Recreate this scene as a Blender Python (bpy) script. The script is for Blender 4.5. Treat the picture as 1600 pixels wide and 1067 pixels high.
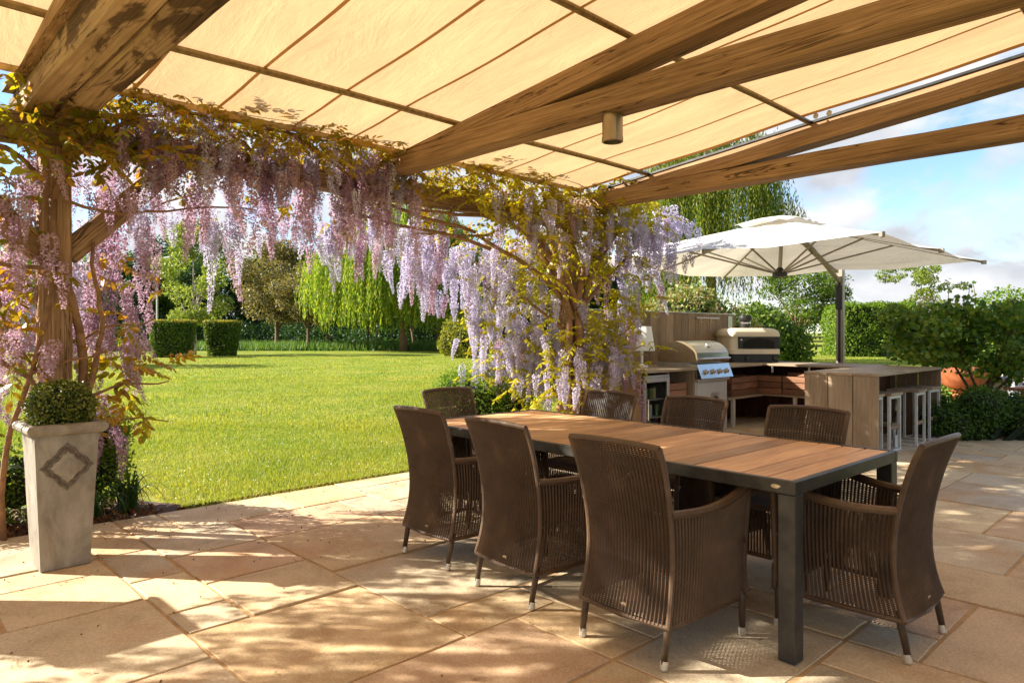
import bpy, bmesh, math, random
import numpy as np
from mathutils import Matrix, Vector

for o in list(bpy.data.objects):
    bpy.data.objects.remove(o)
SC = bpy.context.scene
COL = SC.collection
R = math.radians
RNG = np.random.default_rng(7)
random.seed(7)

# ------------------------------------------------------------------ camera
cam_d = bpy.data.cameras.new('camera')
cam = bpy.data.objects.new('camera', cam_d)
COL.objects.link(cam)
cam.location = (0, 0, 1.35)
cam.rotation_euler = (R(90), 0, 0)
cam_d.sensor_width = 36.0
cam_d.lens = 36.0 * 1100 / 1600
cam_d.shift_y = -(533.5 - 520) / 1600.0
cam_d.clip_start = 0.05
cam_d.clip_end = 2500
SC.camera = cam

# ------------------------------------------------------------------ sky and sun
SUN_EL = R(29.0)
SUN_XY = Vector((-0.996, 0.085)).normalized()       # towards the sun
world = bpy.data.worlds.new('World')
SC.world = world
world.use_nodes = True
wn, wl = world.node_tree.nodes, world.node_tree.links
wn.clear()
w_out = wn.new('ShaderNodeOutputWorld')
w_bg = wn.new('ShaderNodeBackground')
w_bg.inputs['Strength'].default_value = 0.15
sky = wn.new('ShaderNodeTexSky')
sky.sky_type = 'NISHITA'
sky.sun_disc = False
sky.sun_elevation = SUN_EL
sky.sun_rotation = math.atan2(SUN_XY.x, SUN_XY.y)
sky.air_density = 1.0
sky.dust_density = 0.15
sky.ozone_density = 2.2
# clouds: one noise over the whole dome, flattened towards the horizon
tc = wn.new('ShaderNodeTexCoord')
sep = wn.new('ShaderNodeSeparateXYZ')
wl.new(tc.outputs['Generated'], sep.inputs[0])
zz = wn.new('ShaderNodeMath'); zz.operation = 'ADD'; zz.inputs[1].default_value = 0.5
wl.new(sep.outputs['Z'], zz.inputs[0])
zm = wn.new('ShaderNodeMath'); zm.operation = 'MAXIMUM'; zm.inputs[1].default_value = 0.05
wl.new(zz.outputs[0], zm.inputs[0])
dx = wn.new('ShaderNodeMath'); dx.operation = 'DIVIDE'
dy = wn.new('ShaderNodeMath'); dy.operation = 'DIVIDE'
wl.new(sep.outputs['X'], dx.inputs[0]); wl.new(zm.outputs[0], dx.inputs[1])
wl.new(sep.outputs['Y'], dy.inputs[0]); wl.new(zm.outputs[0], dy.inputs[1])
cmb = wn.new('ShaderNodeCombineXYZ')
wl.new(dx.outputs[0], cmb.inputs[0]); wl.new(dy.outputs[0], cmb.inputs[1])
cmap = wn.new('ShaderNodeMapping')
cmap.inputs['Location'].default_value = (3.1, 1.7, 0)
wl.new(cmb.outputs[0], cmap.inputs['Vector'])
cn = wn.new('ShaderNodeTexNoise')
cn.inputs['Scale'].default_value = 2.6
cn.inputs['Detail'].default_value = 9
cn.inputs['Roughness'].default_value = 0.55
cn.inputs['Distortion'].default_value = 0.25
wl.new(cmap.outputs[0], cn.inputs['Vector'])
cr = wn.new('ShaderNodeValToRGB')
cr.color_ramp.elements[0].position = 0.465
cr.color_ramp.elements[0].color = (0, 0, 0, 1)
cr.color_ramp.elements[1].position = 0.56
cr.color_ramp.elements[1].color = (1, 1, 1, 1)
# more cloud low down, as a layer of cumulus looks from below
hz = wn.new('ShaderNodeMapRange')
hz.inputs['From Min'].default_value = 0.0
hz.inputs['From Max'].default_value = 0.30
hz.inputs['To Min'].default_value = 0.055
hz.inputs['To Max'].default_value = 0.0
wl.new(sep.outputs['Z'], hz.inputs['Value'])
hadd = wn.new('ShaderNodeMath'); hadd.operation = 'ADD'
wl.new(cn.outputs['Fac'], hadd.inputs[0]); wl.new(hz.outputs[0], hadd.inputs[1])
wl.new(hadd.outputs[0], cr.inputs[0])
cn2 = wn.new('ShaderNodeTexNoise')
cn2.inputs['Scale'].default_value = 4.6
cn2.inputs['Detail'].default_value = 6
wl.new(cmap.outputs[0], cn2.inputs['Vector'])
ccol = wn.new('ShaderNodeValToRGB')
ccol.color_ramp.elements[0].position = 0.36
ccol.color_ramp.elements[0].color = (1.28, 1.36, 1.50, 1)
ccol.color_ramp.elements[1].position = 0.62
ccol.color_ramp.elements[1].color = (2.05, 2.07, 2.1, 1)
wl.new(cn2.outputs['Fac'], ccol.inputs[0])
cmix = wn.new('ShaderNodeMix'); cmix.data_type = 'RGBA'
wl.new(cr.outputs[0], cmix.inputs[0])
hsv = wn.new('ShaderNodeHueSaturation')
hsv.inputs['Saturation'].default_value = 1.08
hsv.inputs['Value'].default_value = 0.5
wl.new(sky.outputs[0], hsv.inputs['Color'])
wl.new(hsv.outputs[0], cmix.inputs[6])
wl.new(ccol.outputs[0], cmix.inputs[7])
wl.new(cmix.outputs[2], w_bg.inputs[0])
wl.new(w_bg.outputs[0], w_out.inputs[0])

sun_d = bpy.data.lights.new('sun', 'SUN')
sun_d.energy = 4.9
sun_d.angle = R(0.55)
sun_d.color = (1.0, 0.94, 0.82)
sun = bpy.data.objects.new('sun', sun_d)
COL.objects.link(sun)
sdir = Vector((-SUN_XY.x * math.cos(SUN_EL), -SUN_XY.y * math.cos(SUN_EL), -math.sin(SUN_EL)))
sun.rotation_euler = sdir.to_track_quat('-Z', 'Y').to_euler()
sun.location = (-20, 3, 12)

SC.render.engine = 'CYCLES'
SC.view_settings.view_transform = 'Standard'
SC.view_settings.look = 'None'
SC.view_settings.exposure = 1.75
SC.view_settings.gamma = 1.0
SC.view_settings.use_curve_mapping = False
SC.cycles.max_bounces = 8
SC.cycles.diffuse_bounces = 5
SC.cycles.transparent_max_bounces = 12

# ------------------------------------------------------------------ materials
MATS = {}


def newmat(name):
    m = bpy.data.materials.new(name)
    m.use_nodes = True
    MATS[name] = m
    nt = m.node_tree
    b = nt.nodes['Principled BSDF']
    return m, nt.nodes, nt.links, b


def ramp(n, stops):
    r = n.new('ShaderNodeValToRGB')
    e = r.color_ramp.elements
    while len(e) < len(stops):
        e.new(0.5)
    for i, (p, c) in enumerate(stops):
        e[i].position = p
        e[i].color = (*c, 1)
    return r


def noise_tex(n, l, vec, scale, detail=4, rough=0.55, dist=0.0):
    t = n.new('ShaderNodeTexNoise')
    t.inputs['Scale'].default_value = scale
    t.inputs['Detail'].default_value = detail
    t.inputs['Roughness'].default_value = rough
    t.inputs['Distortion'].default_value = dist
    if vec is not None:
        l.new(vec, t.inputs['Vector'])
    return t


def coords(n, l, scale=(1, 1, 1), kind='Object', jitter=False):
    t = n.new('ShaderNodeTexCoord')
    mp = n.new('ShaderNodeMapping')
    mp.inputs['Scale'].default_value = scale
    l.new(t.outputs[kind], mp.inputs['Vector'])
    if jitter:
        oi = n.new('ShaderNodeObjectInfo')
        mu = n.new('ShaderNodeMath'); mu.operation = 'MULTIPLY'; mu.inputs[1].default_value = 37.0
        l.new(oi.outputs['Random'], mu.inputs[0])
        cb = n.new('ShaderNodeCombineXYZ')
        for i in range(3):
            l.new(mu.outputs[0], cb.inputs[i])
        l.new(cb.outputs[0], mp.inputs['Location'])
    return mp.outputs[0]


def bump(n, l, h, b, strength=0.3, dist=0.01):
    bp = n.new('ShaderNodeBump')
    bp.inputs['Strength'].default_value = strength
    bp.inputs['Distance'].default_value = dist
    l.new(h, bp.inputs['Height'])
    l.new(bp.outputs[0], b.inputs['Normal'])
    return bp


def mixcol(n, l, fac, a, b, blend='MIX'):
    m = n.new('ShaderNodeMix')
    m.data_type = 'RGBA'
    m.blend_type = blend
    for s, v in ((0, fac), (6, a), (7, b)):
        if hasattr(v, 'is_linked') or hasattr(v, 'links'):
            l.new(v, m.inputs[s])
        else:
            m.inputs[s].default_value = v if s == 0 else (*v, 1)
    return m.outputs[2]


def plain(name, col, rough=0.6, metal=0.0, var=0.18, nscale=8.0, bmp=0.1, bscale=40.0, spec=0.4):
    m, n, l, b = newmat(name)
    vec = coords(n, l)
    t = noise_tex(n, l, vec, nscale, 5)
    c = ramp(n, [(0.25, tuple(x * (1 - var) for x in col)), (0.75, tuple(min(1, x * (1 + var)) for x in col))])
    l.new(t.outputs[0], c.inputs[0])
    l.new(c.outputs[0], b.inputs['Base Color'])
    b.inputs['Roughness'].default_value = rough
    b.inputs['Metallic'].default_value = metal
    b.inputs['Specular IOR Level'].default_value = spec
    if bmp > 0:
        t2 = noise_tex(n, l, vec, bscale, 4)
        bump(n, l, t2.outputs[0], b, bmp, 0.004)
    return m


def wood(name, dark, mid, light, rough=0.7, grain=(1.2, 16, 16), objvar=0.35, bmp=0.35, crack=0.0, stain=None, spec=0.25):
    """long grain runs along the object's own X axis"""
    m, n, l, b = newmat(name)
    vec = coords(n, l, grain, jitter=True)
    t = noise_tex(n, l, vec, 2.2, 8, 0.62, 0.6)
    c = ramp(n, [(0.22, dark), (0.5, mid), (0.78, light)])
    l.new(t.outputs[0], c.inputs[0])
    col = c.outputs[0]
    # broad tone drift along the piece
    v2 = coords(n, l, (0.9, 2.5, 2.5), jitter=True)
    t2 = noise_tex(n, l, v2, 1.6, 4)
    d = ramp(n, [(0.3, (0.62, 0.60, 0.58)), (0.7, (1.12, 1.12, 1.12))])
    l.new(t2.outputs[0], d.inputs[0])
    col = mixcol(n, l, 0.8, col, d.outputs[0], 'MULTIPLY')
    oi = n.new('ShaderNodeObjectInfo')
    ov = ramp(n, [(0.0, (1 - objvar,) * 3), (1.0, (1 + objvar * 0.45, 1 + objvar * 0.4, 1 + objvar * 0.36))])
    l.new(oi.outputs['Random'], ov.inputs[0])
    col = mixcol(n, l, 1.0, col, ov.outputs[0], 'MULTIPLY')
    height = t.outputs[0]
    if crack > 0:
        v3 = coords(n, l, (0.25, 6.5, 6.5), jitter=True)
        t3 = noise_tex(n, l, v3, 1.3, 5, 0.6, 0.8)
        cr_ = ramp(n, [(0.0, (1, 1, 1)), (0.487, (1, 1, 1)), (0.497, (0.12, 0.08, 0.06)), (0.502, (0.12, 0.08, 0.06)), (0.512, (1, 1, 1))])
        l.new(t3.outputs[0], cr_.inputs[0])
        col = mixcol(n, l, crack, col, cr_.outputs[0], 'MULTIPLY')
    if stain is not None:
        v4 = coords(n, l, stain[0], jitter=True)
        t4 = noise_tex(n, l, v4, 1.0, 6, 0.62, 0.5)
        st = ramp(n, [(stain[1], (1, 1, 1)), (stain[1] + 0.05, (0.2, 0.16, 0.13))])
        l.new(t4.outputs[0], st.inputs[0])
        col = mixcol(n, l, 0.9, col, st.outputs[0], 'MULTIPLY')
    l.new(col, b.inputs['Base Color'])
    b.inputs['Roughness'].default_value = rough
    b.inputs['Specular IOR Level'].default_value = spec
    bump(n, l, height, b, bmp, 0.006)
    return m


def leafmat(name, cols, trans=0.45, rough=0.5, spec=0.25, objvar=False, tint=None, gloss=True, patch=None):
    """colour per leaf (random per island), thin and translucent"""
    m, n, l, b = newmat(name)
    g = n.new('ShaderNodeNewGeometry')
    fac = g.outputs['Random Per Island']
    if objvar:
        oi = n.new('ShaderNodeObjectInfo')
        ad = n.new('ShaderNodeMath'); ad.operation = 'MULTIPLY_ADD'
        ad.inputs[1].default_value = 0.4
        mu = n.new('ShaderNodeMath'); mu.operation = 'MULTIPLY'; mu.inputs[1].default_value = 0.6
        l.new(oi.outputs['Random'], mu.inputs[0])
        l.new(fac, ad.inputs[0]); l.new(mu.outputs[0], ad.inputs[2])
        fac = ad.outputs[0]
    k = len(cols)
    c = ramp(n, [(i / max(1, k - 1), cc) for i, cc in enumerate(cols)])
    l.new(fac, c.inputs[0])
    base = c.outputs[0]
    if patch:
        pt = noise_tex(n, l, coords(n, l), patch, 6, 0.6, 0.6)
        pr = ramp(n, [(0.3, (0.66, 0.80, 0.55)), (0.5, (1, 1, 1)), (0.66, (1.3, 1.12, 1.25)), (0.75, (1.45, 1.12, 1.9))])
        l.new(pt.outputs[0], pr.inputs[0])
        base = mixcol(n, l, 1.0, base, pr.outputs[0], 'MULTIPLY')
    tr = n.new('ShaderNodeBsdfTranslucent')
    tcol = mixcol(n, l, 1.0, base, tint or (1.25, 1.2, 0.7), 'MULTIPLY')
    l.new(tcol, tr.inputs[0])
    l.new(base, b.inputs['Base Color'])
    b.inputs['Roughness'].default_value = rough
    b.inputs['Specular IOR Level'].default_value = spec
    mx = n.new('ShaderNodeMixShader')
    mx.inputs[0].default_value = trans
    l.new(b.outputs[0], mx.inputs[1]); l.new(tr.outputs[0], mx.inputs[2])
    l.new(mx.outputs[0], n['Material Output'].inputs[0])
    return m


# ------------------------------------------------------------------ mesh helpers
class MB:
    def __init__(s):
        s.v = []; s.f = []; s.n = 0

    def add(s, verts, faces):
        s.v.extend([tuple(p) for p in verts])
        s.f.extend([tuple(i + s.n for i in f) for f in faces])
        s.n += len(verts)

    def box(s, x0, x1, y0, y1, z0, z1, M=None):
        p = [Vector((x, y, z)) for x in (x0, x1) for y in (y0, y1) for z in (z0, z1)]
        if M is not None:
            p = [M @ q for q in p]
        s.add(p, [(0, 1, 3, 2), (4, 6, 7, 5), (0, 4, 5, 1), (2, 3, 7, 6), (0, 2, 6, 4), (1, 5, 7, 3)])

    def bbox(s, x0, x1, y0, y1, z0, z1, b=0.004, M=None):
        """box with chamfered edges"""
        b = min(b, (x1 - x0) * .45, (y1 - y0) * .45, (z1 - z0) * .45)
        vs = []; idx = {}
        for sx in (0, 1):
            for sy in (0, 1):
                for sz in (0, 1):
                    X = (x0, x1)[sx]; Y = (y0, y1)[sy]; Z = (z0, z1)[sz]
                    dx_ = b if sx == 0 else -b; dy_ = b if sy == 0 else -b; dz_ = b if sz == 0 else -b
                    idx[sx, sy, sz] = len(vs)
                    vs += [Vector((X, Y + dy_, Z + dz_)), Vector((X + dx_, Y, Z + dz_)), Vector((X + dx_, Y + dy_, Z))]
        fs = []
        I = lambda a, b_, c, k: idx[a, b_, c] + k
        fs.append((I(0, 0, 0, 0), I(0, 0, 1, 0), I(0, 1, 1, 0), I(0, 1, 0, 0)))
        fs.append((I(1, 0, 0, 0), I(1, 1, 0, 0), I(1, 1, 1, 0), I(1, 0, 1, 0)))
        fs.append((I(0, 0, 0, 1), I(1, 0, 0, 1), I(1, 0, 1, 1), I(0, 0, 1, 1)))
        fs.append((I(0, 1, 0, 1), I(0, 1, 1, 1), I(1, 1, 1, 1), I(1, 1, 0, 1)))
        fs.append((I(0, 0, 0, 2), I(0, 1, 0, 2), I(1, 1, 0, 2), I(1, 0, 0, 2)))
        fs.append((I(0, 0, 1, 2), I(1, 0, 1, 2), I(1, 1, 1, 2), I(0, 1, 1, 2)))
        for sy in (0, 1):
            for sz in (0, 1):
                fs.append((I(0, sy, sz, 1), I(1, sy, sz, 1), I(1, sy, sz, 2), I(0, sy, sz, 2)))
        for sx in (0, 1):
            for sz in (0, 1):
                fs.append((I(sx, 0, sz, 0), I(sx, 1, sz, 0), I(sx, 1, sz, 2), I(sx, 0, sz, 2)))
        for sx in (0, 1):
            for sy in (0, 1):
                fs.append((I(sx, sy, 0, 0), I(sx, sy, 1, 0), I(sx, sy, 1, 1), I(sx, sy, 0, 1)))
        for k in idx.values():
            fs.append((k, k + 1, k + 2))
        if M is not None:
            vs = [M @ q for q in vs]
        s.add(vs, fs)

    def tube(s, pts, rad, n=8, cap=True):
        pts = [Vector(p) for p in pts]
        if not hasattr(rad, '__len__'):
            rad = [rad] * len(pts)
        ref = Vector((0, 0, 1))
        d0 = (pts[1] - pts[0]).normalized()
        if abs(d0.dot(ref)) > 0.9:
            ref = Vector((1, 0, 0))
        vs = []; side = d0.cross(ref).normalized()
        for i, p in enumerate(pts):
            d = (pts[min(i + 1, len(pts) - 1)] - pts[max(i - 1, 0)]).normalized()
            side = (side - d * side.dot(d))
            side = side.normalized() if side.length > 1e-6 else d.orthogonal().normalized()
            up = d.cross(side)
            for k in range(n):
                a = 2 * math.pi * k / n
                vs.append(p + (side * math.cos(a) + up * math.sin(a)) * rad[i])
        fs = []
        for i in range(len(pts) - 1):
            for k in range(n):
                k2 = (k + 1) % n
                fs.append((i * n + k, i * n + k2, (i + 1) * n + k2, (i + 1) * n + k))
        if cap:
            fs.append(tuple(range(n - 1, -1, -1)))
            fs.append(tuple((len(pts) - 1) * n + k for k in range(n)))
        s.add(vs, fs)

    def lathe(s, prof, n=24, c=(0, 0, 0), cap=True):
        vs = []; fs = []
        for r, z in prof:
            for k in range(n):
                a = 2 * math.pi * k / n
                vs.append((c[0] + r * math.cos(a), c[1] + r * math.sin(a), c[2] + z))
        for i in range(len(prof) - 1):
            for k in range(n):
                k2 = (k + 1) % n
                fs.append((i * n + k, i * n + k2, (i + 1) * n + k2, (i + 1) * n + k))
        if cap:
            fs.append(tuple(range(n - 1, -1, -1)))
            fs.append(tuple((len(prof) - 1) * n + k for k in range(n)))
        s.add(vs, fs)

    def prism(s, poly, axis, a0, a1, cap=True):
        """poly: 2-D points in the other two axes (order kept), extruded along axis"""
        k = len(poly)
        vs = []
        for a in (a0, a1):
            for p, q in poly:
                vs.append({'x': (a, p, q), 'y': (p, a, q), 'z': (p, q, a)}[axis])
        fs = [(i, (i + 1) % k, k + (i + 1) % k, k + i) for i in range(k)]
        if cap:
            fs += [tuple(range(k - 1, -1, -1)), tuple(range(k, 2 * k))]
        s.add(vs, fs)

    def mesh(s, name='mesh', smooth=False):
        me = bpy.data.meshes.new(name)
        me.from_pydata(s.v, [], s.f)
        bm = bmesh.new(); bm.from_mesh(me)
        bmesh.ops.recalc_face_normals(bm, faces=bm.faces)
        bm.to_mesh(me); bm.free()
        if smooth:
            me.shade_smooth()
        return me

    def build(s, name, mat, parent=None, smooth=False, loc=None, rot=None):
        return link(name, s.mesh(name, smooth), mat, parent, loc, rot)


def link(name, me, mat, parent=None, loc=None, rot=None):
    o = bpy.data.objects.new(name, me)
    COL.objects.link(o)
    if mat is not None:
        m = MATS[mat] if isinstance(mat, str) else mat
        if not me.materials:
            me.materials.append(m)
    if parent is not None:
        o.parent = parent
    if loc is not None:
        o.location = loc
    if rot is not None:
        o.rotation_euler = rot
    return o


def tag(o, label=None, cat=None, group=None, kind=None):
    if label: o['label'] = label
    if cat: o['category'] = cat
    if group: o['group'] = group
    if kind: o['kind'] = kind
    return o


def thing(name, label, cat, loc=(0, 0, 0), rotz=0.0, group=None):
    o = bpy.data.objects.new(name, None)
    o.empty_display_size = 0.1
    COL.objects.link(o)
    o.location = loc
    o.rotation_euler = (0, 0, rotz)
    return tag(o, label, cat, group)


def copy_tree(o, parent=None):
    c = o.copy()
    COL.objects.link(c)
    c.parent = parent
    for ch in o.children:
        copy_tree(ch, c)
    return c


def part_box(name, mat, parent, x0, x1, y0, y1, z0, z1, b=0.003, grain='x'):
    """a chamfered board whose own X axis runs along its grain"""
    cx, cy, cz = (x0 + x1) / 2, (y0 + y1) / 2, (z0 + z1) / 2
    hx, hy, hz = (x1 - x0) / 2, (y1 - y0) / 2, (z1 - z0) / 2
    mb = MB()
    if grain == 'x':
        mb.bbox(-hx, hx, -hy, hy, -hz, hz, b); rot = (0, 0, 0)
    elif grain == 'y':
        mb.bbox(-hy, hy, -hx, hx, -hz, hz, b); rot = (0, 0, R(90))
    else:
        mb.bbox(-hz, hz, -hy, hy, -hx, hx, b); rot = (0, R(-90), 0)
    return mb.build(name, mat, parent, loc=(cx, cy, cz), rot=rot)


def beam(name, mat, parent, p0, p1, w, h, seed=0, wob=0.006, seg=10, ch=0.012):
    """hewn timber: local X along its length, chamfered, edges a little uneven"""
    p0, p1 = Vector(p0), Vector(p1)
    d = p1 - p0
    L = d.length
    X = d.normalized()
    Y = Vector((0, 0, 1)).cross(X)
    if Y.length < 0.05:
        Y = Vector((0, 1, 0))
    Y = Y.normalized()
    Z = X.cross(Y)
    rr = random.Random(seed)
    prof = [(-w / 2 + ch, -h / 2), (w / 2 - ch, -h / 2), (w / 2, -h / 2 + ch), (w / 2, h / 2 - ch), (w / 2 - ch, h / 2), (-w / 2 + ch, h / 2), (-w / 2, h / 2 - ch), (-w / 2, -h / 2 + ch)]
    vs, fs = [], []
    off = [[rr.uniform(-wob, wob) for _ in range(2)] for _ in range(8)]
    for i in range(seg + 1):
        x = -L / 2 + L * i / seg
        for k, (a, b_) in enumerate(prof):
            q = math.sin(i * 0.9 + k * 1.7 + seed) * wob + rr.uniform(-wob, wob) * 0.35
            vs.append((x, a + q * (1 if a > 0 else -1), b_ + off[k][1] * 0.3 + q * 0.6))
    k = 8
    for i in range(seg):
        for j in range(k):
            fs.append((i * k + j, i * k + (j + 1) % k, (i + 1) * k + (j + 1) % k, (i + 1) * k + j))
    fs += [tuple(range(k)), tuple(seg * k + j for j in range(k - 1, -1, -1))]
    mb = MB(); mb.add(vs, fs)
    o = mb.build(name, mat, parent)
    M = Matrix((X, Y, Z)).transposed().to_4x4()
    M.translation = (p0 + p1) / 2
    o.matrix_local = M
    return o


def quads_mesh(name, V, nper=4, smooth=False):
    """V: (N, nper, 3) array -> mesh of N separate faces"""
    N = len(V)
    me = bpy.data.meshes.new(name)
    me.vertices.add(N * nper)
    me.vertices.foreach_set('co', np.ascontiguousarray(V, dtype=np.float32).ravel())
    me.loops.add(N * nper)
    me.loops.foreach_set('vertex_index', np.arange(N * nper, dtype=np.int32))
    me.polygons.add(N)
    me.polygons.foreach_set('loop_start', np.arange(0, N * nper, nper, dtype=np.int32))
    me.polygons.foreach_set('loop_total', np.full(N, nper, dtype=np.int32))
    me.update(calc_edges=True)
    return me


def unit(a):
    return a / np.maximum(np.linalg.norm(a, axis=-1, keepdims=True), 1e-9)


def leaf_quads(P, L, W, A=None, Nn=None, fold=0.12, rng=RNG):
    """diamond leaves centred at P: A long axis, Nn normal"""
    N = len(P)
    if A is None:
        A = unit(rng.normal(size=(N, 3)))
    if Nn is None:
        Nn = rng.normal(size=(N, 3))
    Nn = unit(Nn - A * np.sum(A * Nn, 1, keepdims=True))
    B = np.cross(A, Nn)
    L = np.broadcast_to(np.asarray(L, float), (N,))[:, None]
    W = np.broadcast_to(np.asarray(W, float), (N,))[:, None]
    return np.stack([P - A * L / 2, P + B * W / 2 + Nn * W * fold + A * L * .06, P + A * L / 2, P - B * W / 2 + Nn * W * fold + A * L * .06], 1)


def leaf_hexes(P, L, W, A, Nn):
    """rounder six-cornered leaves for near plants"""
    N = len(P)
    Nn = unit(Nn - A * np.sum(A * Nn, 1, keepdims=True))
    B = np.cross(A, Nn)
    L = np.broadcast_to(np.asarray(L, float), (N,))[:, None]
    W = np.broadcast_to(np.asarray(W, float), (N,))[:, None]
    return np.stack([P - A * L * .5, P - A * L * .2 + B * W * .45 + Nn * W * .1, P + A * L * .15 + B * W * .45 + Nn * W * .1, P + A * L * .5 - Nn * W * .08, P + A * L * .15 - B * W * .45 + Nn * W * .1, P - A * L * .2 - B * W * .45 + Nn * W * .1], 1)


# ------------------------------------------------------------------ the pergola's axes: local x = along the plate, local y = towards the lawn
TH = math.atan2(0.694, 0.72)
CT, ST = math.cos(TH), math.sin(TH)


def W2(v, u, z=0.0):
    return Vector((CT * v - ST * u, ST * v + CT * u, z))


def loc_uv(X, Y):
    return (CT * X + ST * Y, -ST * X + CT * Y)

# ------------------------------------------------------------------ material library
wood('oak', (0.13, 0.074, 0.034), (0.34, 0.205, 0.105), (0.52, 0.35, 0.20), rough=0.75, grain=(0.9, 34, 34), objvar=0.18, bmp=0.7, crack=0.9)
wood('oak_stained', (0.22, 0.14, 0.075), (0.40, 0.27, 0.15), (0.52, 0.38, 0.23), rough=0.78, grain=(0.9, 30, 30), objvar=0.1, bmp=0.5, crack=0.8, stain=((1.3, 4.0, 4.0), 0.50))
wood('teak_top', (0.48, 0.26, 0.115), (0.70, 0.43, 0.215), (0.80, 0.56, 0.33), rough=0.45, grain=(1.6, 22, 22), objvar=0.42, bmp=0.2)
wood('kitchen_wood', (0.18, 0.115, 0.065), (0.32, 0.215, 0.13), (0.43, 0.31, 0.2), rough=0.65, grain=(1.2, 26, 26), objvar=0.4, bmp=0.25)
wood('kitchen_pale', (0.24, 0.17, 0.105), (0.36, 0.27, 0.18), (0.45, 0.35, 0.25), rough=0.55, grain=(1.2, 26, 26), objvar=0.16, bmp=0.2)
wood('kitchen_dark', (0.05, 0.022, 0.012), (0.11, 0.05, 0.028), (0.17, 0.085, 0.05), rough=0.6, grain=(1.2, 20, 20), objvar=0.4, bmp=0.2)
wood('crate_wood', (0.13, 0.06, 0.032), (0.25, 0.12, 0.065), (0.35, 0.19, 0.11), rough=0.65, grain=(2, 26, 26), objvar=0.3, bmp=0.2)
wood('fence_wood', (0.06, 0.045, 0.032), (0.12, 0.095, 0.07), (0.2, 0.16, 0.12), rough=0.8)
plain('pole_metal', (0.25, 0.17, 0.075), 0.45, 0.55, 0.4, 30, 0.2, 60)
plain('dark_metal', (0.045, 0.043, 0.04), 0.38, 0.6, 0.35, 14, 0.08, 60)
plain('table_metal', (0.062, 0.056, 0.048), 0.4, 0.45, 0.5, 9, 0.12, 50)
plain('steel', (0.62, 0.61, 0.59), 0.24, 1.0, 0.06, 5, 0.02, 30)
plain('steel_soft', (0.50, 0.49, 0.47), 0.42, 0.85, 0.1, 8, 0.03, 40)
plain('stool_metal', (0.62, 0.61, 0.58), 0.42, 0.2, 0.1, 8, 0.03, 40)
plain('umbrella_metal', (0.30, 0.26, 0.21), 0.42, 0.45, 0.12, 8, 0.03, 40)
plain('lamp_metal', (0.35, 0.27, 0.17), 0.35, 0.8, 0.12, 12, 0.03, 50)
plain('black_plastic', (0.018, 0.018, 0.018), 0.45, 0, 0.2, 10, 0.05, 60)
plain('hollow_black', (0.012, 0.01, 0.009), 0.9, 0, 0.3, 10, 0.1, 60)  # black that paints the dark of open hollows
plain('cream_enamel', (0.68, 0.58, 0.44), 0.4, 0, 0.06, 5, 0.05, 80)
plain('white_shade', (0.82, 0.79, 0.72), 0.7, 0, 0.03, 5, 0.03, 80)
plain('white_plastic', (0.78, 0.77, 0.74), 0.4, 0, 0.03, 5, 0.0)
plain('grey_panel', (0.50, 0.48, 0.43), 0.5, 0.1, 0.08, 6, 0.05, 60)
plain('badge_metal', (0.55, 0.43, 0.30), 0.3, 0.9, 0.1, 20, 0.05, 90)
plain('foot_cap', (0.62, 0.55, 0.45), 0.35, 0.7, 0.15, 30, 0.1, 90)
plain('soil', (0.075, 0.04, 0.025), 0.95, 0, 0.5, 25, 0.9, 50)
plain('mortar', (0.42, 0.27, 0.13), 0.95, 0, 0.3, 12, 0.5, 60)
plain('bark', (0.16, 0.10, 0.055), 0.9, 0, 0.45, 9, 0.8, 22)
plain('bark_pale', (0.42, 0.34, 0.28), 0.85, 0, 0.4, 6, 0.6, 20)
plain('twig', (0.13, 0.075, 0.04), 0.85, 0, 0.4, 18, 0.5, 50)
plain('vine_bark', (0.23, 0.125, 0.06), 0.85, 0, 0.4, 14, 0.8, 40)
plain('leaf_dark_core', (0.012, 0.02, 0.006), 1.0, 0, 0.4, 4, 0.5, 10)  # near-black green, the shade behind the leaves put into the colour
plain('roof_slate', (0.34, 0.32, 0.34), 0.7, 0, 0.15, 3, 0.2, 10)
plain('shed_wall', (0.30, 0.26, 0.22), 0.8, 0, 0.15, 3, 0.2, 10)
plain('sofa_grey', (0.30, 0.30, 0.33), 0.8, 0, 0.1, 8, 0.1, 90)
plain('sofa_cushion', (0.62, 0.52, 0.47), 0.85, 0, 0.08, 8, 0.1, 90)
plain('lead_relief_shade', (0.135, 0.112, 0.085), 0.7, 0, 0.5, 40, 0.8, 60)  # lead with the crevice shade of the relief put into its colour
plain('sign_green', (0.52, 0.60, 0.50), 0.6, 0, 0.05)
plain('can_green', (0.09, 0.13, 0.05), 0.35, 0.2, 0.2)
plain('can_red', (0.3, 0.04, 0.04), 0.35, 0.2, 0.2)
plain('can_gold', (0.3, 0.22, 0.10), 0.35, 0.3, 0.2)
plain('can_pale', (0.38, 0.38, 0.36), 0.35, 0.1, 0.2)
plain('fridge_inside', (0.10, 0.10, 0.10), 0.5, 0.2, 0.1)


def m_rust():
    m, n, l, b = newmat('corten')
    vec = coords(n, l)
    t = noise_tex(n, l, vec, 6, 7, 0.65, 0.4)
    c = ramp(n, [(0.3, (0.13, 0.035, 0.012)), (0.55, (0.36, 0.105, 0.03)), (0.75, (0.50, 0.19, 0.07))])
    l.new(t.outputs[0], c.inputs[0]); l.new(c.outputs[0], b.inputs['Base Color'])
    b.inputs['Roughness'].default_value = 0.85
    bump(n, l, t.outputs[0], b, 0.3, 0.01)


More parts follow.
